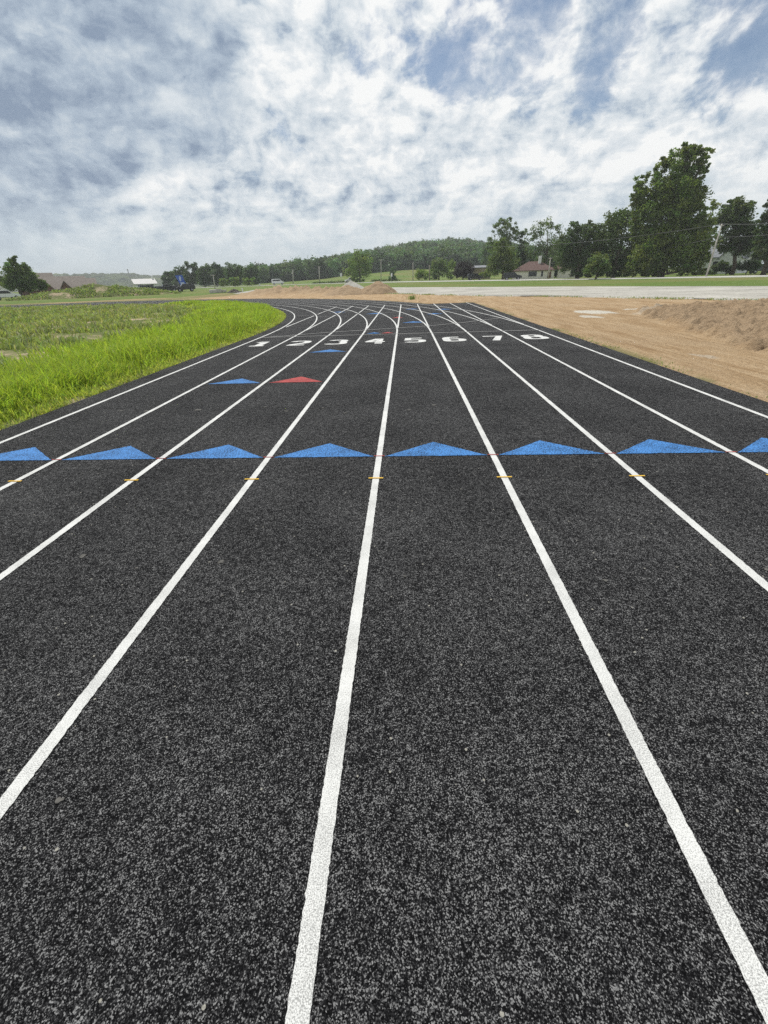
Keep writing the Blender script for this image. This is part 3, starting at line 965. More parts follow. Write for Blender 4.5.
tree('broadleaf_tree', 'dark tree low behind the small cream building', 160, 556, [(550, 262, 8, 10), (562, 258, 9, 12), (557, 270, 12, 6), (566, 248, 7, 8)], mat=M_LEAFD, leaf=0.42, nclump=90, nleaf=26, trunk=0.25, seed=102, group=GT)
tree('broadleaf_tree', 'dark tree low behind the white house near the right edge', 175, 748, [(735, 250, 10, 12), (748, 254, 12, 12), (762, 252, 12, 12), (722, 240, 7, 8)], mat=M_LEAFD, leaf=0.45, nclump=110, nleaf=26, trunk=0.3, seed=103, group=GT)
tree('bush', 'ragged bush in front of the white house beside the leaning pole', 124, 728, [(722, 266, 5, 5), (730, 269, 6, 4), (716, 268, 4, 4)], mat=M_LEAFD, leaf=0.28, nclump=60, nleaf=24, trunk=0.1, seed=104, cat='bush')
tree('bush', 'dark bush under the wide tree by the right edge', 124, 748, [(744, 266, 7, 5), (754, 265, 6, 6)], mat=M_LEAFD, leaf=0.28, nclump=60, nleaf=24, trunk=0.1, seed=105, cat='bush')
tree('spruce_tree', 'dark spreading tree cut off by the right edge of the picture', 112, 766,
     [(770, 215, 8, 8), (766, 204, 5, 5), (774, 232, 16, 9), (768, 246, 16, 9), (786, 244, 16, 14), (792, 222, 16, 16), (788, 206, 10, 10), (764, 226, 8, 6), (762, 254, 10, 5), (780, 256, 14, 6)], mat=M_LEAFD, leaf=0.32, nclump=230, nleaf=26, trunk=0.36, seed=9, sig=0.2, group=GT)
tree('broadleaf_tree', 'tall airy tree with open crown behind the red-roofed house', 150, 545,
     [(538, 230, 9, 9), (548, 226, 9, 7), (556, 232, 6, 9), (530, 238, 6, 10), (545, 243, 10, 8), (533, 252, 8, 9), (552, 250, 9, 9), (541, 262, 14, 7), (560, 242, 4, 6)], leaf=0.36, nclump=110, nleaf=18, trunk=0.3, seed=10, sig=0.2, tint=(0.85, 0.9, 1), group=GT)
tree('broadleaf_tree', 'narrow dark tree between the two-tone tree and the airy tree', 152, 521,
     [(519, 262, 7, 12), (523, 246, 6, 9), (520, 236, 4, 6), (525, 232, 3, 4), (526, 262, 6, 10)], mat=M_LEAFD, leaf=0.34, nclump=80, nleaf=24, trunk=0.25, seed=11, tint=(0.9, 1.0, 1.1), group=GT)
tree('broadleaf_tree', 'tall tree with a knobbly top rising behind the rounded lower tree', 165, 506,
     [(502, 240, 10, 9), (512, 236, 7, 9), (498, 228, 6, 6), (506, 226, 7, 7), (511, 220, 3, 4), (514, 226, 4, 5), (500, 223, 5, 4), (490, 246, 6, 8), (508, 256, 12, 12)], leaf=0.36, nclump=130, nleaf=24, trunk=0.35, seed=12, sig=0.19, tint=(0.85, 0.92, 0.95), group=GT)
tree('broadleaf_tree', 'rounded olive green tree left of the red-roofed house', 142, 503,
     [(496, 264, 9, 9), (508, 264, 9, 9), (501, 250, 10, 8), (510, 252, 7, 8), (493, 270, 8, 6), (511, 272, 7, 5), (502, 242, 6, 4)], leaf=0.32, nclump=150, nleaf=28, trunk=0.3, seed=13, tint=(1.0, 0.98, 0.9), group=GT)
tree('broadleaf_tree', 'wood-edge tree left of the knobbly topped tree', 240, 487, auto_lobes(478, 496, 240, 276, 3, 14), mat=M_LEAFB, leaf=0.5, nclump=50, nleaf=22, trunk=0.25, seed=14, group=GT)
tree('broadleaf_tree', 'free-standing grey green tree on the meadow beside the white pickup', 188, 360,
     [(352, 272, 8, 7), (364, 271, 8, 8), (358, 262, 9, 7), (366, 262, 6, 7), (359, 255, 6, 5), (352, 264, 5, 6), (358, 278, 8, 4)], leaf=0.38, nclump=120, nleaf=26, trunk=0.28, seed=15, tint=(1.3, 1.35, 1.25))
tree('broadleaf_tree', 'narrow small dark tree between two meadow poles', 185, 392, [(391, 276, 3.5, 4), (393, 271, 3, 4), (394, 278, 3, 3)], mat=M_LEAFB, leaf=0.3, nclump=30, nleaf=22, trunk=0.12, seed=16)
tree('bush', 'low round green bush beside the poles on the meadow', 180, 422, [(419, 275, 5, 4.5), (426, 275, 5, 4.5), (422, 272, 5, 3.5)], leaf=0.3, nclump=50, nleaf=24, trunk=0.12, seed=17, cat='bush', tint=(1.25, 1.3, 0.9))
tree('broadleaf_tree', 'round green tree just left of the purple tree', 184, 439, [(434, 272, 6, 6), (443, 272, 6, 6), (438, 264, 7, 5), (444, 265, 5, 5), (435, 278, 6, 3)], leaf=0.34, nclump=90, nleaf=26, trunk=0.22, seed=18, tint=(1.0, 1.05, 1.0))
tree('broadleaf_tree', 'slim pale green tree touching the purple tree', 190, 451, [(449, 270, 4, 6), (451, 264, 4, 5), (450, 277, 4, 3)], leaf=0.32, nclump=40, nleaf=24, trunk=0.15, seed=19, tint=(1.3, 1.35, 1.1))
tree('plum_tree', 'round purple-leaved tree left of the tan building', 170, 463, [(458, 272, 6, 5), (469, 271, 6, 5), (464, 266, 8, 4.5), (463, 274, 9, 4)], mat=M_LEAFP, leaf=0.3, nclump=110, nleaf=26, trunk=0.2, seed=20)
tree('bush', 'small green bush beside the tan building', 160, 484, [(482, 275, 4, 3), (487, 274, 4, 4)], leaf=0.26, nclump=30, nleaf=22, trunk=0.1, seed=21, cat='bush', tint=(1.3, 1.3, 1))
# left side
tree('maple_tree', 'bushy twin-topped tree alone at the left edge beside the brown-roofed house', 128, 20,
     [(12, 284, 10, 7), (26, 284, 11, 7), (10, 272, 7, 8), (20, 274, 10, 8), (29, 277, 7, 7), (12, 263, 4, 5), (15, 258, 3, 3.5), (22, 266, 4, 5), (8, 266, 3, 4), (24, 270, 6, 5), (35, 284, 3, 5)], leaf=0.26, nclump=260, nleaf=30, trunk=0.3, seed=22, sig=0.2, tint=(0.95, 1.0, 1.0))
tree('bush', 'rounded bush in front of the brown-roofed house', 128, 41, [(39, 284, 5, 5), (44, 285, 4, 4.5)], leaf=0.24, nclump=50, nleaf=24, trunk=0.1, seed=23, cat='bush')
tree('bush', 'dark bushes behind the pale car at the left edge', 150, 1, [(-3, 280, 6, 6), (3, 282, 4, 5)], leaf=0.3, nclump=40, nleaf=24, trunk=0.1, seed=24, cat='bush', mat=M_LEAFD)
GL = 'trees of the dark line left of the forested hill'
for i, (x0, x1, y0, y1, D, tn, lab) in enumerate([
    (160, 176, 270, 287, 260, (0.8, 0.95, 1.0), 'lowest tree at the left end of the dark tree line'),
    (170, 190, 264, 287, 240, (0.85, 0.95, 0.9), 'tree directly behind the blue sign'),
    (183, 200, 260, 287, 235, (0.85, 0.95, 0.9), 'pointed tree just right of the blue sign'),
    (196, 214, 264, 287, 230, (0.9, 1.0, 0.9), 'tree behind the short utility pole'),
    (208, 226, 261, 287, 228, (0.8, 0.92, 0.85), 'tall tree right of the short utility pole'),
    (222, 246, 261, 287, 222, (0.9, 1.0, 0.85), 'broadest tree of the dark line, with a rounded top'),
    (240, 262, 264, 286, 228, (0.85, 0.95, 0.9), 'right-end tree of the dark line, against the hill')]):
    tree('broadleaf_tree', lab, D, (x0 + x1) / 2, auto_lobes(x0, x1, y0, y1, 3, 60 + i, 0.35), leaf=0.42, nclump=90, nleaf=24, trunk=0.25, seed=30 + i, sig=0.22, tint=tn, group=GL, mat=M_LEAFD)
for i, (x0, x1, y0, y1, lab) in enumerate([(218, 230, 277, 287, 'leftmost low pale shrub before the dark tree line'), (229, 241, 276, 287, 'middle low pale shrub before the dark tree line'), (240, 258, 276, 286, 'rightmost low pale shrub before the dark tree line')]):
    tree('bush', lab, 205, (x0 + x1) / 2, auto_lobes(x0, x1, y0, y1, 2, 80 + i, 0.3), leaf=0.34, nclump=55, nleaf=24, trunk=0.12, seed=45 + i, group='shrubs before the dark tree line', cat='bush', tint=(1.5, 1.55, 1.2))


# forested hill as one mass
def build_forest():
    rng = np.random.default_rng(5)
    V = []; Q = []; T = []; off = 0
    protos = []
    for k in range(6):
        lob = [(np.array([0, 0, 0.0]), np.array([3.6, 3.6, 3.4]))] + [(rng.normal(0, 1.6, 3) * np.array([1, 1, 0.9]) + np.array([0, 0, 0.8]), np.array([2.2, 2.2, 2.0])) for _ in range(4)]
        p, t = crown_points(lob, 36, 22, rng, 0.26); protos.append((p, t))
    n = 0
    for d0 in np.arange(300, 545, 7.0):
        us = 196.0
        while us < 640:
            us += 7.6 * 468 / d0 * rng.uniform(0.8, 1.25)
            d = d0 + rng.uniform(-4, 4)
            if us > 560 and d > 400: continue
            if us < 258 and d < 330: continue
            g = G(us, d)
            sc_ = rng.uniform(1.0, 1.7)
            p, t = protos[rng.integers(6)]
            a = rng.uniform(0, 6.28); c, s = math.cos(a), math.sin(a)
            q = np.stack([p[:, 0] * c - p[:, 1] * s, p[:, 0] * s + p[:, 1] * c, p[:, 2] * rng.uniform(0.75, 1.05)], 1) * sc_
            q += np.array([g.x, g.y, g.z + 4.6 * sc_])
            tb = t * max(0.45, rng.normal(1.05, 0.42)) * np.array([rng.normal(1.0, 0.10), 1, rng.normal(1.0, 0.08)])
            V.append(q); T.append(np.clip(tb, 0.3, 2)); n += 1
            if d < 312:     # hanging lower foliage at the wood's edge
                q2 = q.copy(); q2[:, 2] -= 2.8 * sc_; V.append(q2); T.append(np.clip(tb * 0.95, 0.3, 2))
    pts = np.concatenate(V); ti = np.concatenate(T)
    v, q, t = leaf_quads(pts, 0.74, ti, rng)
    o = link('forest', npmesh('forest', v, q, None, t), M_LEAFB)
    setp(o, 'dense dark green wood covering the hill', 'forest', kind='stuff')
    return n


build_forest()


def hills():
    us = np.linspace(-160, 330, 420); ds = np.linspace(900, 1500, 46)
    U, Dd = np.meshgrid(us, ds)
    V = np.empty(U.shape + (3,))
    dr = np.array([[ray(u, 288) for u in us]])[0]
    hd = dr[:, :2] / np.linalg.norm(dr[:, :2], axis=1)[:, None]
    V[..., 0] = CAM[0] + hd[None, :, 0] * Dd; V[..., 1] = hd[None, :, 1] * Dd
    top = np.interp(U, [-160, 0, 40, 90, 130, 170, 230, 330], [24, 32, 35, 35, 33, 28, 22, 14])
    b = sst(900, 1300, Dd)
    V[..., 2] = -3 + top * b + 7 * (fbm(U * 0.06, Dd * 0.012, 101, 3) - 0.5) * b + 9 * (fbm(V[..., 0] * 0.09, V[..., 1] * 0.09, 103, 2) - 0.4) * sst(900, 960, Dd)
    i = np.arange(U.size).reshape(U.shape)
    q = np.stack([i[:-1, :-1], i[:-1, 1:], i[1:, 1:], i[1:, :-1]], -1).reshape(-1, 4)
    m, nt, bb = newmat('far_woods')
    co = geo_pos(nt)
    n1 = noise(nt, co, 0.06, 4, 0.7); n2 = noise(nt, co, 0.008, 3, 0.5)
    c = ramp(nt, n1, [(0.38, (0.010, 0.020, 0.010)), (0.62, (0.085, 0.115, 0.045))])
    c = mixc(nt, ramp(nt, n2, [(0.60, (0, 0, 0)), (0.66, (1, 1, 1))]), c, (0.13, 0.16, 0.06))
    nt.links.new(c, bb.inputs['Base Color']); bb.inputs['Roughness'].default_value = 1; bb.inputs['Specular IOR Level'].default_value = 0
    setp(link('far_hills', npmesh('far_hills', V.reshape(-1, 3), q, None, None, False), m), kind='structure')


hills()


# ------------------------------------------------------------------ heaps and small site things
def heap(name, label, px, D, rx, ry, h, mat, seed, res=46, cat='heap', tint=None, rough=0.16):
    g = G(px, D); s = np.linspace(-1, 1, res)
    X, Y = np.meshgrid(s, s)
    ang = fbm(np.cos(np.arctan2(Y, X)) * 2 + 5, np.sin(np.arctan2(Y, X)) * 2, seed, 2)
    r = np.hypot(X, Y) / (0.75 + 0.4 * ang)
    z = h * (1 - np.clip(r, 0, 1.25)) ** 1.0
    z = np.where(r < 1, h * (1 - r) ** 0.85, -0.15) + h * rough * 2 * (fbm(X * 5, Y * 5, seed + 3, 4, 0.65) - 0.5) * sst(1.05, 0.8, r)
    z -= 0.1
    a = away(px); c, sn = math.cos(a), math.sin(a)
    vx = X * rx * c - Y * ry * sn; vy = X * rx * sn + Y * ry * c
    i = np.arange(res * res).reshape(res, res)
    q = np.stack([i[:-1, :-1], i[:-1, 1:], i[1:, 1:], i[1:, :-1]], -1).reshape(-1, 4)
    zc = z.reshape(-1)
    q = q[(zc[q] > -0.22).any(1)]
    t = None
    if tint is not None: t = np.ones((res * res, 3)) * np.array(tint)
    o = link(name, npmesh(name, np.stack([vx, vy, z], -1).reshape(-1, 3), q, None, t, True), mat)
    o.location = g
    return setp(o, label, cat)


heap('dirt_heap', 'taller brown dirt heap right of the gravel pile beyond the bend', 378, 56.5, 2.7, 2.2, 1.55, M_DIRT, 5, tint=(0, .9, 0))
heap('dirt_heap', 'lower wide brown dirt heap left of the taller heap', 347, 57, 3.2, 2.2, 1.15, M_DIRT, 9, tint=(0, .9, 0))
heap('gravel_pile', 'pale grey cone of gravel behind the dirt heaps', 351, 92, 2.6, 2.2, 1.5, M_GRAV, 12, rough=0.05)
heap('earth_mound', 'long low overgrown earth mound in front of the brown-roofed house', 98, 112, 15, 6, 2.15, M_INF, 15, res=70, cat='mound', rough=0.22)
heap('dirt_heap', 'small orange dirt heap at the right end of the grassy mound', 130, 110, 2.6, 2.0, 1.0, simple('orange_clay', (0.36, 0.16, 0.07), 0.95, 0.25, 2, bmp=0.5), 18)
heap('rubble_pile', 'low dark rubble pile beside the white post', 233, 96, 1.7, 1.2, 0.75, M_RUBB, 21, rough=0.3)


mo = bpy.data.objects['earth_mound']
mc = np.empty(len(mo.data.vertices) * 3); mo.data.vertices.foreach_get('co', mc); mc = mc.reshape(-1, 3)
mc = mc[mc[:, 2] > -0.05] + np.array(mo.location)
mi = RNG.integers(0, len(mc), 9000); x = mc[mi, 0] + RNG.normal(0, .2, 9000); y = mc[mi, 1] + RNG.normal(0, .2, 9000)
kk = fbm(x * 0.35, y * 0.35, 85, 3) > 0.44
n = int(kk.sum())
setp(blades('mound_weeds', x[kk], y[kk], mc[mi[kk], 2] - 0.06, RNG.uniform(0.15, 0.55, n), np.full(n, 0.22), RNG.uniform(0.2, 1, n), tint_mix(n, x[kk], y[kk], 0.25, 86), M_WEED), label='tangled weeds growing over the long earth mound', cat='weeds', kind='stuff')


def tuft(name, label, loc, n, h, wd, spread, mat, seed, dry=0.1):
    rg = np.random.default_rng(seed)
    x = rg.normal(0, spread, n); y = rg.normal(0, spread, n)
    o = blades(name, x, y, np.zeros(n) - 0.02, rg.uniform(0.5, 1.1, n) * h, np.full(n, wd), rg.uniform(0.2, 1.0, n), tint_mix(n, x, y, dry, seed), mat)
    o.location = loc
    return setp(o, label, 'weed')


d_ = ray(412, 299.5); p_ = CAM + d_ * (-CAM[2] / d_[2])
tuft('weed', 'small leafy weed standing in the dirt at the end of the sprint chute', (p_[0], p_[1], 0), 60, 0.45, 0.06, 0.16, M_WEED, 3)
d_ = ray(733, 307); p_ = CAM + d_ * (-(CAM[2] - .25) / d_[2])
tuft('weed', 'low green weed clump on top of the dirt bank at right', (18.6, 20.6, 0.02), 260, 0.16, 0.035, 0.33, M_WEED, 4)['kind'] = 'stuff'

for i in range(3):
    bm = bmesh.new()
    g = G([212, 218, 223][i], 100); a = away(216)
    w, hh_, dp = [(1.5, .62, 1.0), (1.2, .70, 1.1), (0.9, .50, .9)][i]
    box(bm, -w / 2, w / 2, -dp / 2, dp / 2, 0, hh_)
    for vv in bm.verts: vv.co += Vector((random.uniform(-.1, .1), random.uniform(-.1, .1), random.uniform(-.06, .06)))
    o = bmobj('concrete_block', bm, M_CONC, None, bevel=0.05); o.location = g; o.rotation_euler = (0, 0, a + [0.1, -.2, .3][i])
    setp(o, ['wide pale concrete block, left of the three near the rubble', 'tallest pale concrete block, middle of the three near the rubble', 'smallest pale concrete block, right of the three near the rubble'][i], 'block', 'concrete blocks by the rubble')


def post(name, label, px, D, h, r, mat, cat):
    o = tubes(name, [([(0, 0, -0.2), (0, 0, h * 0.97), (0, 0, h)], [r, r, r * 0.7])], mat, None, 8)
    o.location = G(px, D)
    return setp(o, label, cat)


post('marker_post', 'short white marker post right of the dark rubble pile', 241.5, 95, 0.72, 0.10, M_TRIM, 'post')


# ------------------------------------------------------------------ poles, wires, signs
def upole(label, base, top, D, r=0.14, arm=1.1, mat=None, D2=None, group=None):
    g = np.array(G(base, D)); t = P(top[0], top[1], D2 or D)
    root = empty('utility_pole', Vector(g)); setp(root, label, 'utility pole', group)
    tp = t - g
    tubes('pole', [([(0, 0, -0.3), tp * 0.5, tp], [r * 1.2, r, r * 0.75])], mat or M_POLE, root, 8)
    if arm:
        side = np.array([RT[0], RT[1], 0]); side /= np.linalg.norm(side)
        c = tp * 0.975; sd = side * math.cos(0.6) + np.array([-side[1], side[0], 0]) * math.sin(0.6)
        tubes('crossarm', [([c - sd * arm, c + sd * arm], [0.06, 0.06])], mat or M_POLE, root, 4)
        for k in (-0.9, 0, 0.9):
            q = c + sd * arm * k
            tubes('insulator', [([q + np.array([0, 0, .04]), q + np.array([0, 0, .14]), q + np.array([0, 0, .26])], [0.03, 0.06, 0.03])], M_STEEL, root, 6)
    return g + tp


tops = {}
tops['r'] = upole('leaning weathered utility pole beside the tall cottonwood', 708.5, (722, 224), 104, 0.125, 1.0)
tops['h'] = upole('utility pole in front of the red-roofed house', 549, (550.5, 258), 128, 0.13, 0.7)
tops['a'] = upole('utility pole right of the grey green meadow tree', 381, (381, 259.5), 196, 0.17, 1.3)
tops['b'] = upole('utility pole between the meadow tree and the green bush', 413, (413, 262.5), 188, 0.17, 0)
tops['c'] = upole('thick pale utility pole right of the green bush', 429.5, (429.5, 265), 178, 0.22, 0, mat=M_BARKP)
tops['d'] = upole('utility pole right of the white van on the hill meadow', 293, (293, 269.5), 226, 0.2, 0)
tops['e'] = upole('taller utility pole at the foot of the wooded hill', 319.5, (319, 266.5), 222, 0.22, 0.9)
tops['f'] = upole('short utility pole before the dark tree line', 214.5, (213, 275), 150, 0.14, 0.7)


def wire(label, a, b, sag, r=0.03):
    a = np.array(a, float); b = np.array(b, float)
    pts = [a + (b - a) * t - np.array([0, 0, 4 * sag * t * (1 - t)]) for t in np.linspace(0, 1, 22)]
    o = tubes('power_line', [([p - a for p in pts], [r] * 22)], M_WIRE, None, 4); o.location = a
    return setp(o, label, 'cable')


R_ = tops['r']
wire('upper cable running right from the leaning pole', R_, P(830, 218, 96), 0.3, 0.035)
wire('lower cable running right from the leaning pole', R_ - np.array([0, 0, 1.9]), P(830, 227, 96), 0.3, 0.03)
wire('upper cable from the leaning pole past the cottonwood to the house pole', R_, P(480, 247, 126), 0.9, 0.035)
wire('lower cable from the leaning pole to the house pole', R_ - np.array([0, 0, 1.9]), tops['h'] - np.array([0, 0, 1.2]), 0.7, 0.03)
wire('cable between the meadow poles and the tan building', P(480, 247, 126), tops['b'], 0.8, 0.035)
wire('cable joining the two poles beside the meadow tree', tops['a'], tops['b'] , 0.5, 0.035)


def roadsign(label, px, y0, y1, D, w):
    g = G(px, D); root = empty('road_sign', g, away(px)); setp(root, label, 'sign')
    zt = P(px, y0, D)[2] - g.z; zb = P(px, y1, D)[2] - g.z
    tubes('post', [([(0, 0.04, -0.2), (0, 0.04, zt)], [0.05, 0.05])], M_STEEL, root, 6)
    bm = bmesh.new(); box(bm, -w / 2, w / 2, -0.02, 0.02, zb, zt)
    bmobj('sign_panel', bm, M_SIGN, root, bevel=0.008)


roadsign('small white sign on a post left of the white pickup', 341.5, 273, 276.5, 186, 0.75)
roadsign('narrow white sign in front of the small dark meadow tree', 391.7, 273, 276.5, 176, 0.55)
roadsign('tiny white sign at the road bend left of the white van', 259.5, 283.5, 285.2, 180, 0.55)


# blue sign with pale emblem
g = G(183, 140); root = empty('banner_sign', g, away(183)); setp(root, 'blue upright banner sign with a pale emblem beside the dark trees', 'sign')
zt = P(182, 274.8, 140)[2] - g.z
bm = bmesh.new(); pts = [(-1.35, zt * .97), (0.5, zt), (0.75, zt * .62), (1.45, 1.0), (-0.35, 0.9), (-0.75, zt * .55)]
fr = [bm.verts.new((x, -0.03, z)) for x, z in pts]; bk = [bm.verts.new((x, 0.03, z)) for x, z in pts]
bm.faces.new(fr); bm.faces.new(bk[::-1])
for i in range(6): bm.faces.new([fr[i], bk[i], bk[(i + 1) % 6], fr[(i + 1) % 6]])
bmobj('banner', bm, M_BLUS, root)
bm = bmesh.new()
for pts in ([(-.42, zt * .62), (-.1, zt * .62), (.05, zt * .88), (-.25, zt * .93), (-.5, zt * .8)], [(-.45, zt * .55), (.45, zt * .55), (.85, zt * .36), (-.2, zt * .36)], [(-.1, zt * .34), (.9, zt * .34), (1.2, 1.1), (-.1, 1.05)]):
    fr = [bm.verts.new((x, -0.05, z)) for x, z in pts]; bk = [bm.verts.new((x, -0.032, z)) for x, z in pts]
    bm.faces.new(fr); n = len(fr)
    for i in range(n): bm.faces.new([fr[i], bk[i], bk[(i + 1) % n], fr[(i + 1) % n]])
bmobj('emblem', bm, M_PALEB, root)
tubes('post', [([(-.5, .08, -.2), (-.5, .08, zt * .9)], [.05, .05])], M_STEEL, root, 6)
tubes('post', [([(.55, .08, -.2), (.55, .08, zt * .7)], [.05, .05])], M_STEEL, root, 6)

# far mast
g = G(133, 880); t = P(132.4, 268.8, 880)
o = tubes('radio_mast', [([(0, 0, 0), (0, 0, (t[2] - g.z) * .8), (0, 0, t[2] - g.z)], [1.0, .7, .5]),
                         ([(-1.2, 0, (t[2] - g.z) * .95), (1.2, 0, (t[2] - g.z) * .95)], [.7, .7])], M_STEEL, None, 5); o.location = g
setp(o, 'thin grey mast rising above the far hills at left', 'mast')


# ------------------------------------------------------------------ houses
def quad_panel(bm, x0, x1, z0, z1, y, d=0.06):
    box(bm, x0, x1, y - d, y, z0, z1)


def window(root, x0, x1, z0, z1, y):
    bm = bmesh.new()
    t = 0.09
    box(bm, x0 - t, x1 + t, y - 0.06, y + 0.02, z1, z1 + t); box(bm, x0 - t, x1 + t, y - 0.08, y + 0.02, z0 - t, z0)
    box(bm, x0 - t, x0, y - 0.055, y + 0.02, z0, z1); box(bm, x1, x1 + t, y - 0.055, y + 0.02, z0, z1)
    w = bmobj('window', bm, M_TRIM, root)
    bm = bmesh.new(); box(bm, x0, x1, y - 0.03, y + 0.01, z0, z1); bmobj('pane', bm, M_GLASS, w)
    return w


def gable_house(name, label, px, D, w, dp, hw, hr, wall, roof, turn=0.0, wins=(), hip=0.0, chim=None, door=None, eave=0.4, gables=(), along=True, dz=0.0):
    g = G(px, D, dz); root = empty(name, g, away(px) + turn); setp(root, label, 'house')
    bm = bmesh.new(); box(bm, -w / 2, w / 2, 0, dp, -0.5, hw)
    if not hip:
        poly(bm, [(-w / 2 + .01, 0.0, hw), (-w / 2 + .01, dp, hw), (-w / 2 + .01, dp / 2, hw + hr * dp / (dp + 2 * eave) - .05)])
        poly(bm, [(w / 2 - .01, 0.0, hw), (w / 2 - .01, dp, hw), (w / 2 - .01, dp / 2, hw + hr * dp / (dp + 2 * eave) - .05)])
    bmobj('wall', bm, wall, root)
    e = eave; th = 0.16
    bm = bmesh.new()
    A = [(-w / 2 - e, -e, hw), (w / 2 + e, -e, hw), (w / 2 + e, dp + e, hw), (-w / 2 - e, dp + e, hw)]
    r1 = (-w / 2 - e + hip, dp / 2, hw + hr); r2 = (w / 2 + e - hip, dp / 2, hw + hr)
    lo = [bm.verts.new((x, y, z - th)) for x, y, z in A]; up = [bm.verts.new(p) for p in A]; a = bm.verts.new(r1); b = bm.verts.new(r2)
    bm.faces.new(lo[::-1])
    for i in range(4): bm.faces.new([lo[i], lo[(i + 1) % 4], up[(i + 1) % 4], up[i]])
    bm.faces.new([up[0], up[1], b, a]); bm.faces.new([up[2], up[3], a, b]); bm.faces.new([up[1], up[2], b]); bm.faces.new([up[3], up[0], a])
    rf = bmobj('roof', bm, roof, root)
    if chim:
        bm = bmesh.new(); x, y, z1, s = chim; box(bm, x - s, x + s, y - s, y + s, hw + 0.2, z1); bmobj('chimney', bm, M_TRIM, rf, bevel=0.04)
    for (gx, gw, gh, proj) in gables:       # front gables
        bm = bmesh.new(); box(bm, gx - gw / 2, gx + gw / 2, -proj, 0.05, -0.5, hw - 0.03)
        poly(bm, [(gx - gw / 2, -proj + .01, hw - .03), (gx + gw / 2, -proj + .01, hw - .03), (gx, -proj + .01, hw + gh - .25)])
        bmobj('wall', bm, wall, root)
        bm = bmesh.new(); o_ = 0.35
        k = gh * (1 + 2 * o_ / gw)
        pr = [(gx - gw / 2 - o_, hw - (k - gh)), (gx, hw + gh), (gx + gw / 2 + o_, hw - (k - gh))]
        y0, y1 = -proj - o_, dp / 2
        top = [[bm.verts.new((x, y, z)) for x, z in pr] for y in (y0, y1)]; bot = [[bm.verts.new((x, y, z - .18)) for x, z in pr] for y in (y0, y1)]
        for i in (0, 1):
            bm.faces.new([top[0][i], top[0][i + 1], top[1][i + 1], top[1][i]]); bm.faces.new([bot[0][i + 1], bot[0][i], bot[1][i], bot[1][i + 1]])
            bm.faces.new([top[0][i], bot[0][i], bot[0][i + 1], top[0][i + 1]])
        bmobj('roof', bm, roof, root)
    for (x0, x1, z0, z1) in wins: window(root, x0, x1, z0, z1, -0.003)
    if door:
        bm = bmesh.new(); box(bm, door[0], door[1], -0.05, 0.02, 0.05, 2.1); bmobj('door', bm, M_BRICK, root)
    return root


gable_house('house', 'cream house with a red-brown hip roof and white chimney across the road', 534, 138, 10.6, 8.0, 2.55, 2.2, M_WALLC, M_ROOFR, turn=0.1, dz=-0.45, hip=4.2, chim=(1.4, 3.2, 6.0, 0.38),
            wins=[(-1.5, 0.7, 1.1, 2.3), (1.85, 2.35, 1.0, 2.3)], door=(3.6, 4.5))
gable_house('house', 'small cream building half hidden behind the dark trees', 568, 140, 5.4, 5.0, 2.3, 1.4, M_WALLC, M_ROOFR, wins=[(0.6, 1.5, 1.0, 2.0)])
gable_house('house', 'tan building with a flat grey roof left of the olive tree', 479, 172, 8.0, 7.0, 3.6, 0.7, M_WALLT, M_ROOFG, hip=2.5, wins=[(-3.0, -2.2, 1.2, 2.4), (1.2, 2.2, 1.2, 2.4)])
gable_house('house', 'white house with a grey gable roof behind the leaning pole', 716, 142, 9.5, 7.5, 3.5, 3.4, M_WALLW, M_ROOFG, turn=-0.25, wins=[(-3.9, -3.1, 1.2, 2.6), (-1.0, 0.2, 1.2, 2.6), (2.6, 3.6, 1.2, 2.6)], gables=[(2.6, 4.4, 2.6, 1.5)])
gable_house('house', 'long brown-roofed brick house with two front gables behind the grassy mound', 61, 150, 12.0, 9, 2.2, 3.0, M_BRICK, M_ROOFB, turn=-0.05, gables=[(-2.6, 3.0, 2.0, 1.0), (1.4, 2.8, 1.9, 1.0)], wins=[(4.2, 5.2, 0.9, 1.9)], dz=-0.7)
gable_house('house', 'taller brown-roofed wing partly hidden behind the twin-topped tree', 41, 158, 8.0, 9, 2.6, 3.6, M_BRICK, M_ROOFB, turn=0.05, wins=[(-1, 0.3, .9, 1.9)], dz=-0.7)
gable_house('house', 'small low brown-roofed house at the right end of the brown houses', 86, 165, 6.0, 6, 2.1, 2.0, M_BRICK, M_ROOFB, wins=[(-1, 0, .9, 1.8)])
gable_house('house', 'white building with a pale low roof beyond the row of dark vehicles', 147, 175, 6.4, 6, 2.1, 1.5, M_WALLW, M_ROOFL, turn=0.15, wins=[(-2.5, -1.5, 0.9, 1.9), (1.2, 2.2, 0.9, 1.9)], chim=(3.0, 3, 4.4, 0.3))


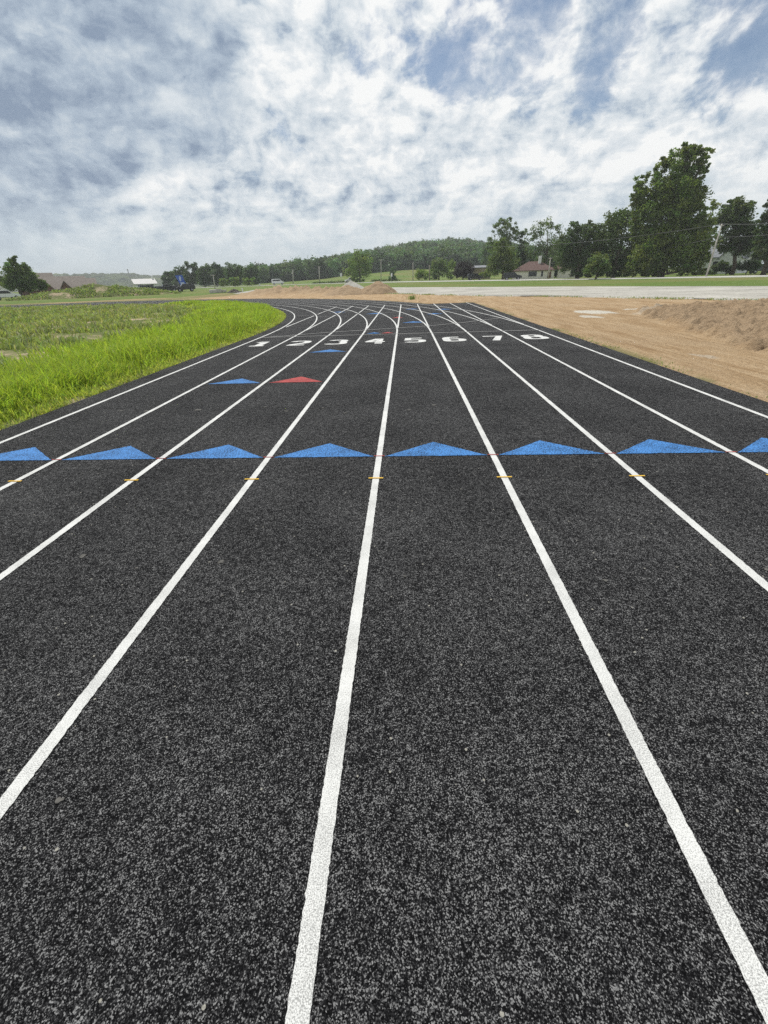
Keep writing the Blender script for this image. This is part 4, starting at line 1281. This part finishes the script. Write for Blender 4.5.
# ------------------------------------------------------------------ vehicles
PROF = {
 'pickup': ([(-2.75, .55), (-2.75, 1.10), (-0.75, 1.14), (-0.55, 1.80), (0.75, 1.82), (1.30, 1.18), (2.60, 1.02), (2.75, .85), (2.75, .5)], [(-0.45, 1.20), (-0.38, 1.70), (0.68, 1.72), (1.12, 1.20)], (-1.75, 1.75), .38, 1.85),
 'van': ([(-2.5, .45), (-2.55, 1.0), (-2.45, 2.05), (-2.2, 2.18), (0.9, 2.18), (1.55, 1.40), (2.45, 1.15), (2.6, .8), (2.6, .45)], [(-2.2, 1.35), (-2.15, 1.92), (0.85, 1.95), (1.30, 1.38)], (-1.6, 1.7), .36, 1.9),
 'car': ([(-2.25, .45), (-2.3, .9), (-1.85, 1.02), (-1.2, 1.46), (0.35, 1.48), (1.1, 1.0), (2.1, .86), (2.25, .65), (2.25, .42)], [(-1.5, 1.02), (-1.1, 1.38), (0.3, 1.40), (0.88, 1.02)], (-1.4, 1.4), .33, 1.78),
 'suv': ([(-2.35, .5), (-2.4, 1.1), (-2.15, 1.72), (-1.9, 1.80), (0.5, 1.80), (1.15, 1.15), (2.25, 1.0), (2.4, .75), (2.4, .45)], [(-2.05, 1.15), (-1.92, 1.66), (0.45, 1.68), (0.92, 1.15)], (-1.45, 1.5), .37, 1.85),
}


def vehicle(name, kind, label, px, D, turn, paint, cat, group=None, dz=0.0):
    pr, gl, wx, wr, wd = PROF[kind]
    root = empty(name, G(px, D, dz), away(px) + turn); setp(root, label, cat, group)
    def ext(pts, hw, nm, m, bev):
        bm = bmesh.new()
        a = [bm.verts.new((x, -hw, z)) for x, z in pts]; b = [bm.verts.new((x, hw, z)) for x, z in pts]
        bm.faces.new(a); bm.faces.new(b[::-1]); n = len(pts)
        for i in range(n): bm.faces.new([a[i], b[i], b[(i + 1) % n], a[(i + 1) % n]])
        return bmobj(nm, bm, m, root, bevel=bev)
    ext(pr, wd / 2, 'body', paint, 0.06)
    ext(gl, wd / 2 + 0.012, 'side_window', M_GLASS, 0)
    # windscreen and rear window as slabs standing 2 cm proud
    k = max(range(len(pr) - 1), key=lambda i: (pr[i][0] > 0 and pr[i + 1][1] < pr[i][1] and pr[i][1] > 1.3) * (pr[i][1] - pr[i + 1][1]))
    (xa, za), (xb, zb) = pr[k], pr[k + 1]
    bm = bmesh.new(); hw = wd / 2 - .14
    n_ = Vector((za - zb, 0, xb - xa)).normalized() * 0.02
    pa = Vector((xa + (xb - xa) * .12, 0, za + (zb - za) * .12)); pb = Vector((xa + (xb - xa) * .92, 0, za + (zb - za) * .92))
    vs = [bm.verts.new(p + n_ * s + Vector((0, y, 0))) for s in (-1, 1) for p, y in ((pa, -hw), (pa, hw), (pb, hw), (pb, -hw))]
    for f in ((0, 1, 2, 3), (7, 6, 5, 4), (0, 4, 5, 1), (1, 5, 6, 2), (2, 6, 7, 3), (3, 7, 4, 0)): bm.faces.new([vs[i] for i in f])
    bmobj('windscreen', bm, M_GLASS, root)
    for x in wx:
        for s in (-1, 1):
            y = s * (wd / 2 - 0.08)
            wo = tubes('wheel', [([(x, y - .12, wr), (x, y - .1, wr), (x, y + .1, wr), (x, y + .12, wr)], [wr * .9, wr, wr, wr * .9])], M_TYRE, root, 18)
            tubes('rim', [([(x, y + s * .122, wr), (x, y + s * .135, wr)], [wr * .58, wr * .5])], M_RIM, wo, 14)
    fx = pr[-2][0]
    for s in (-1, 1):
        bm = bmesh.new(); y = s * (wd / 2 - .28); box(bm, fx - .12, fx + .015, y - .16, y + .16, pr[-2][1] - .12, pr[-2][1] + .02); bmobj('headlight', bm, M_TRIM, root)
    return root


vehicle('van', 'van', 'white van driving on the road below the wooded hill', 278, 206, 0.05, M_CARW, 'van', dz=0.12)
vehicle('pickup_truck', 'pickup', 'white pickup truck on the road above the gravel pile', 351.5, 192, math.pi + 0.12, M_CARW, 'pickup truck', dz=0.12)
vehicle('parked_car', 'suv', 'pale car parked at the left edge beside the twin-topped tree', 4, 122, 0.3, M_CARW, 'car')
vehicle('parked_car', 'suv', 'dark car parked in front of the tan building', 475, 150, 0.2, M_CARB, 'car')
vehicle('parked_car', 'suv', 'dark car parked beside the cream house under the olive tree', 512.5, 130, 0.1, M_CARB, 'car')
vehicle('parked_car', 'suv', 'dark vehicle parked under the tree at the right edge', 763, 128, 0.4, M_CARG, 'car')
GV = 'dark vehicles parked in a row at left'
for i, (px, kd, m, lab) in enumerate([(149.5, 'suv', M_CARB, 'black vehicle at the left end of the row before the white building'), (157.5, 'car', M_CARG, 'dark grey low car second from the left in the row'),
                                      (165.5, 'pickup', M_CARB, 'black pickup in the middle of the row'), (175, 'car', M_CARB, 'black low car right of the black pickup in the row'),
                                      (185, 'suv', M_CARB, 'black vehicle at the right end of the row beside the blue sign')]):
    vehicle('parked_car' if kd != 'pickup' else 'pickup_truck', kd, lab, px, 132 + (i % 2) * 2, [0.1, math.pi - .1, 0.15, 0.05, math.pi + .1][i], m, 'car' if kd != 'pickup' else 'pickup truck', GV)

# dark hedge line along the far roadside
for i, (u0, u1, D, lab) in enumerate([(313, 347, 206, 'long low dark hedge left of the white pickup beyond the road'), (372, 400, 200, 'low dark hedge right of the meadow tree'), (700, 716, 130, 'clipped hedge behind the leaning pole')]):
    rg = np.random.default_rng(90 + i); pts = []
    for u in np.arange(u0, u1, 1.2):
        g = np.array(G(u, D)); pts.append(g + np.array([0, 0, 0.35]) + rg.normal(0, 1, (26, 3)) * np.array([0.35, 0.3, 0.22]))
    pts = np.concatenate(pts); o0 = pts.mean(0); o0[2] = pts[:, 2].min()
    v, q, t = leaf_quads(pts - o0, 0.24, rg.normal(1, .2, (len(pts), 1)).clip(.5, 1.5) * np.ones((1, 3)), rg)
    o = link('hedge', npmesh('hedge', v, q, None, t), M_LEAFD); o.location = o0
    setp(o, lab, 'hedge')

# ------------------------------------------------------------------ air
HAZE = True
if HAZE:
    m = bpy.data.materials.new('air'); m.use_nodes = True; nt = m.node_tree
    for nn in list(nt.nodes):
        if nn.type != 'OUTPUT_MATERIAL': nt.nodes.remove(nn)
    pv = nt.nodes.new('ShaderNodeVolumePrincipled'); pv.inputs['Color'].default_value = (0.95, 0.975, 1, 1); pv.inputs['Density'].default_value = 0.00044
    nt.links.new(pv.outputs[0], nt.nodes['Material Output'].inputs['Volume'])
    bm = bmesh.new(); box(bm, -2700, 2700, -2700, 2700, -5, 52)
    o = bmobj('haze', bm, m); setp(o, kind='stuff')

# ------------------------------------------------------------------ sky and sun
SUN_EL, SUN_AZ = math.radians(62), math.radians(-38)     # azimuth from +Y towards +X
world = bpy.data.worlds.new('World'); scene.world = world; world.use_nodes = True
nt = world.node_tree
bg = nt.nodes['Background']; out = nt.nodes['World Output']
sky = nt.nodes.new('ShaderNodeTexSky'); sky.sky_type = 'NISHITA'; sky.sun_disc = False
sky.sun_elevation = SUN_EL; sky.sun_rotation = SUN_AZ; sky.air_density = 1.0; sky.dust_density = 0.6; sky.ozone_density = 1.0
nt.links.new(sky.outputs[0], bg.inputs[0]); bg.inputs[1].default_value = 0.09
tc = nt.nodes.new('ShaderNodeTexCoord'); dirv = tc.outputs['Generated']
sx = nt.nodes.new('ShaderNodeSeparateXYZ'); nt.links.new(dirv, sx.inputs[0])
zc = mth(nt, 'MAXIMUM', sx.outputs[2], 0.0)


def plane(off, sxy=(1, 1), shift=(0, 0)):
    den = mth(nt, 'ADD', zc, off)
    c = nt.nodes.new('ShaderNodeCombineXYZ')
    nt.links.new(mth(nt, 'ADD', mth(nt, 'MULTIPLY', mth(nt, 'DIVIDE', sx.outputs[0], den), sxy[0]), shift[0]), c.inputs[0])
    nt.links.new(mth(nt, 'ADD', mth(nt, 'MULTIPLY', mth(nt, 'DIVIDE', sx.outputs[1], den), sxy[1]), shift[1]), c.inputs[1])
    return c.outputs[0]


def blob(px, py, inner, outer):
    d = ray(px, py); d = d / np.linalg.norm(d)
    n = nt.nodes.new('ShaderNodeVectorMath'); n.operation = 'DOT_PRODUCT'
    nt.links.new(dirv, n.inputs[0]); n.inputs[1].default_value = tuple(d)
    mr = nt.nodes.new('ShaderNodeMapRange'); mr.interpolation_type = 'SMOOTHSTEP'
    mr.inputs[1].default_value = math.cos(math.radians(outer)); mr.inputs[2].default_value = math.cos(math.radians(inner))
    nt.links.new(n.outputs['Value'], mr.inputs[0])
    return mr.outputs[0]


def vmax(*a):
    r = a[0]
    for b in a[1:]: r = mth(nt, 'MAXIMUM', r, b)
    return r


SX, SY = math.sin(SUN_AZ), math.cos(SUN_AZ)


def dirmap(zs, dz, sh=(0, 0)):
    c = nt.nodes.new('ShaderNodeCombineXYZ')
    nt.links.new(mth(nt, 'ADD', sx.outputs[0], sh[0]), c.inputs[0]); nt.links.new(mth(nt, 'ADD', sx.outputs[1], sh[1]), c.inputs[1])
    nt.links.new(mth(nt, 'ADD', mth(nt, 'MULTIPLY', sx.outputs[2], zs), dz), c.inputs[2])
    return c.outputs[0]


def avg(a, b, w):
    return mth(nt, 'ADD', mth(nt, 'MULTIPLY', a, w), mth(nt, 'MULTIPLY', b, 1 - w))


# SKY-A
nA_ = None


def nz(vec, scale, detail, rough=0.6, dist=0.2):
    return noise(nt, vec, scale, detail, rough, dist)


def sub(a, b): return mth(nt, 'SUBTRACT', a, b)
def mul(a, b): return mth(nt, 'MULTIPLY', a, b)
def add(a, b): return mth(nt, 'ADD', a, b)


def msum(*t):
    r = None
    for v, w in t:
        x = mul(v, w); r = x if r is None else add(r, x)
    return r


def step(v, a, b):
    m = nt.nodes.new('ShaderNodeMapRange'); m.interpolation_type = 'SMOOTHSTEP'
    m.inputs[1].default_value = a; m.inputs[2].default_value = b
    nt.links.new(v, m.inputs[0]); return m.outputs[0]


# a light veil of high cloud, broken small cumulus under it, heavy grey bases at upper left
low = sub(1.0, step(sx.outputs[2], 0.02, 0.165))
overhead = step(sx.outputs[2], 0.45, 0.8)
wv = nt.nodes.new('ShaderNodeTexNoise'); wv.inputs['Scale'].default_value = 6.0; wv.inputs['Detail'].default_value = 4
nt.links.new(dirmap(2.0, 0.0), wv.inputs['Vector'])


def warp(vec, k):
    a = nt.nodes.new('ShaderNodeVectorMath'); a.operation = 'MULTIPLY_ADD'
    nt.links.new(wv.outputs['Color'], a.inputs[0]); a.inputs[1].default_value = (k, k, k); nt.links.new(vec, a.inputs[2])
    return a.outputs[0]


def puffs(dz, dx):
    m = nz(warp(dirmap(1.4, dz, (3.1 + dx, 0)), 0.08), 6.6, 9, 0.58, 0.1)
    p = nz(warp(plane(0.22, (1, 1), (dx * 2, -dz * 1.5)), 0.16), 3.0, 9, 0.60, 0.1)
    s = nz(warp(dirmap(1.3, dz, (7.7 + dx, 0)), 0.05), 16.0, 7, 0.6, 0.1)
    return msum((m, 0.52), (p, 0.20), (s, 0.28))


pu = puffs(0.0, 0.0); pu2 = puffs(0.030, -0.010)
big = nz(plane(0.25, (1, 1), (4.2, 1.7)), 1.3, 4, 0.5, 0.3)
strk = nz(plane(0.10, (0.45, 1.2), (1.3, 8.0)), 2.4, 7, 0.58, 0.4)
gap = vmax(blob(470, 55, 1, 6), blob(530, 45, 2, 7), blob(590, 18, 2, 9), mul(blob(410, 72, 1, 8), 0.5), mul(blob(735, 12, 2, 10), 0.8))
dark = vmax(blob(30, 40, 4, 14), blob(150, 45, 3, 11), mul(blob(20, 85, 1, 7), 0.3), mul(blob(-140, 20, 8, 22), 0.9), mul(blob(310, 128, 0.5, 3.5), 0.45), mul(blob(160, 108, 0.5, 4), 0.45), mul(blob(250, 150, 0.5, 4), 0.3))
bright = vmax(blob(330, 30, 5, 16), mul(blob(470, 10, 3, 8), 1.0), mul(blob(450, 120, 4, 14), 0.7), mul(blob(640, 110, 6, 20), 0.8))
gap = step(add(gap, mul(sub(0.5, pu), 2.6)), 0.18, 1.0)
dark = step(add(dark, add(mul(sub(strk, 0.5), 0.9), mul(sub(pu, 0.5), 1.2))), 0.10, 1.05)
thick = msum((pu, 0.8), (big, 0.3))
thick = sub(add(add(thick, 0.055), mul(dark, 0.16)), mul(gap, 0.185))
thick = sub(thick, mul(overhead, 0.10))
cov = step(thick, 0.36, 0.53)
cov = mth(nt, 'MAXIMUM', add(mul(cov, 0.88), 0.12), low)
rel = mul(mul(sub(pu, pu2), 5.2), sub(1.0, mul(dark, 0.6)))
lit = add(0.67, rel)
lit = add(lit, mul(sub(pu, 0.5), 1.15))
lit = add(lit, mul(sub(strk, 0.5), 0.60))
lit = add(lit, mul(bright, 0.09))
patch = step(nz(warp(dirmap(2.6, 0.0, (1.3, 5.0)), 0.10), 10.0, 5, 0.55, 0.2), 0.50, 0.70)
lit = sub(lit, mul(patch, 0.20))
lit = sub(lit, mul(sub(big, 0.5), 0.25))
lit = sub(lit, mul(mul(dark, step(thick, 0.36, 0.60)), 0.46))
cc = ramp(nt, lit, [(0.0, (0.26, 0.335, 0.45)), (0.26, (0.44, 0.525, 0.625)), (0.52, (0.66, 0.725, 0.78)), (0.78, (0.81, 0.85, 0.88)), (1.0, (0.97, 0.98, 0.975))])
cc = mixc(nt, mul(low, 0.86), cc, (0.65, 0.74, 0.79))
cbg = nt.nodes.new('ShaderNodeBackground'); nt.links.new(cc, cbg.inputs[0])
nt.links.new(sub(1.0, mul(overhead, 0.55)), cbg.inputs[1])
mx = nt.nodes.new('ShaderNodeMixShader')
nt.links.new(cov, mx.inputs[0]); nt.links.new(bg.outputs[0], mx.inputs[1]); nt.links.new(cbg.outputs[0], mx.inputs[2])
nt.links.new(mx.outputs[0], out.inputs[0])
# SKY-B
world.cycles.sampling_method = 'MANUAL'; world.cycles.sample_map_resolution = 512

sl = bpy.data.lights.new('sun', 'SUN'); sl.energy = 3.9; sl.angle = math.radians(0.6); sl.color = (1.0, 0.968, 0.91)
so = bpy.data.objects.new('sun', sl); COL.objects.link(so)
dv = Vector((SX * math.cos(SUN_EL), SY * math.cos(SUN_EL), math.sin(SUN_EL)))
so.rotation_euler = dv.to_track_quat('Z', 'Y').to_euler(); so.location = (0, 0, 60)

# ------------------------------------------------------------------ camera object and view
cd = bpy.data.cameras.new('camera'); cam = bpy.data.objects.new('camera', cd); COL.objects.link(cam)
cd.sensor_fit = 'AUTO'; cd.sensor_width = 36; cd.lens = F / 1024 * 36; cd.clip_start = 0.05; cd.clip_end = 8000
mw = Matrix.Identity(4)
for r in range(3):
    mw[r][0] = RT[r]; mw[r][1] = UP[r]; mw[r][2] = -FW[r]; mw[r][3] = CAM[r]
cam.matrix_world = mw
scene.camera = cam
vs_ = scene.view_settings
vs_.view_transform = 'Standard'; vs_.look = 'None'; vs_.exposure = 0.0; vs_.gamma = 1.0; vs_.use_curve_mapping = False
scene.render.engine = 'CYCLES'
scene.cycles.use_denoising = False
scene.cycles.max_bounces = 6; scene.cycles.volume_bounces = 0; scene.cycles.transparent_max_bounces = 4
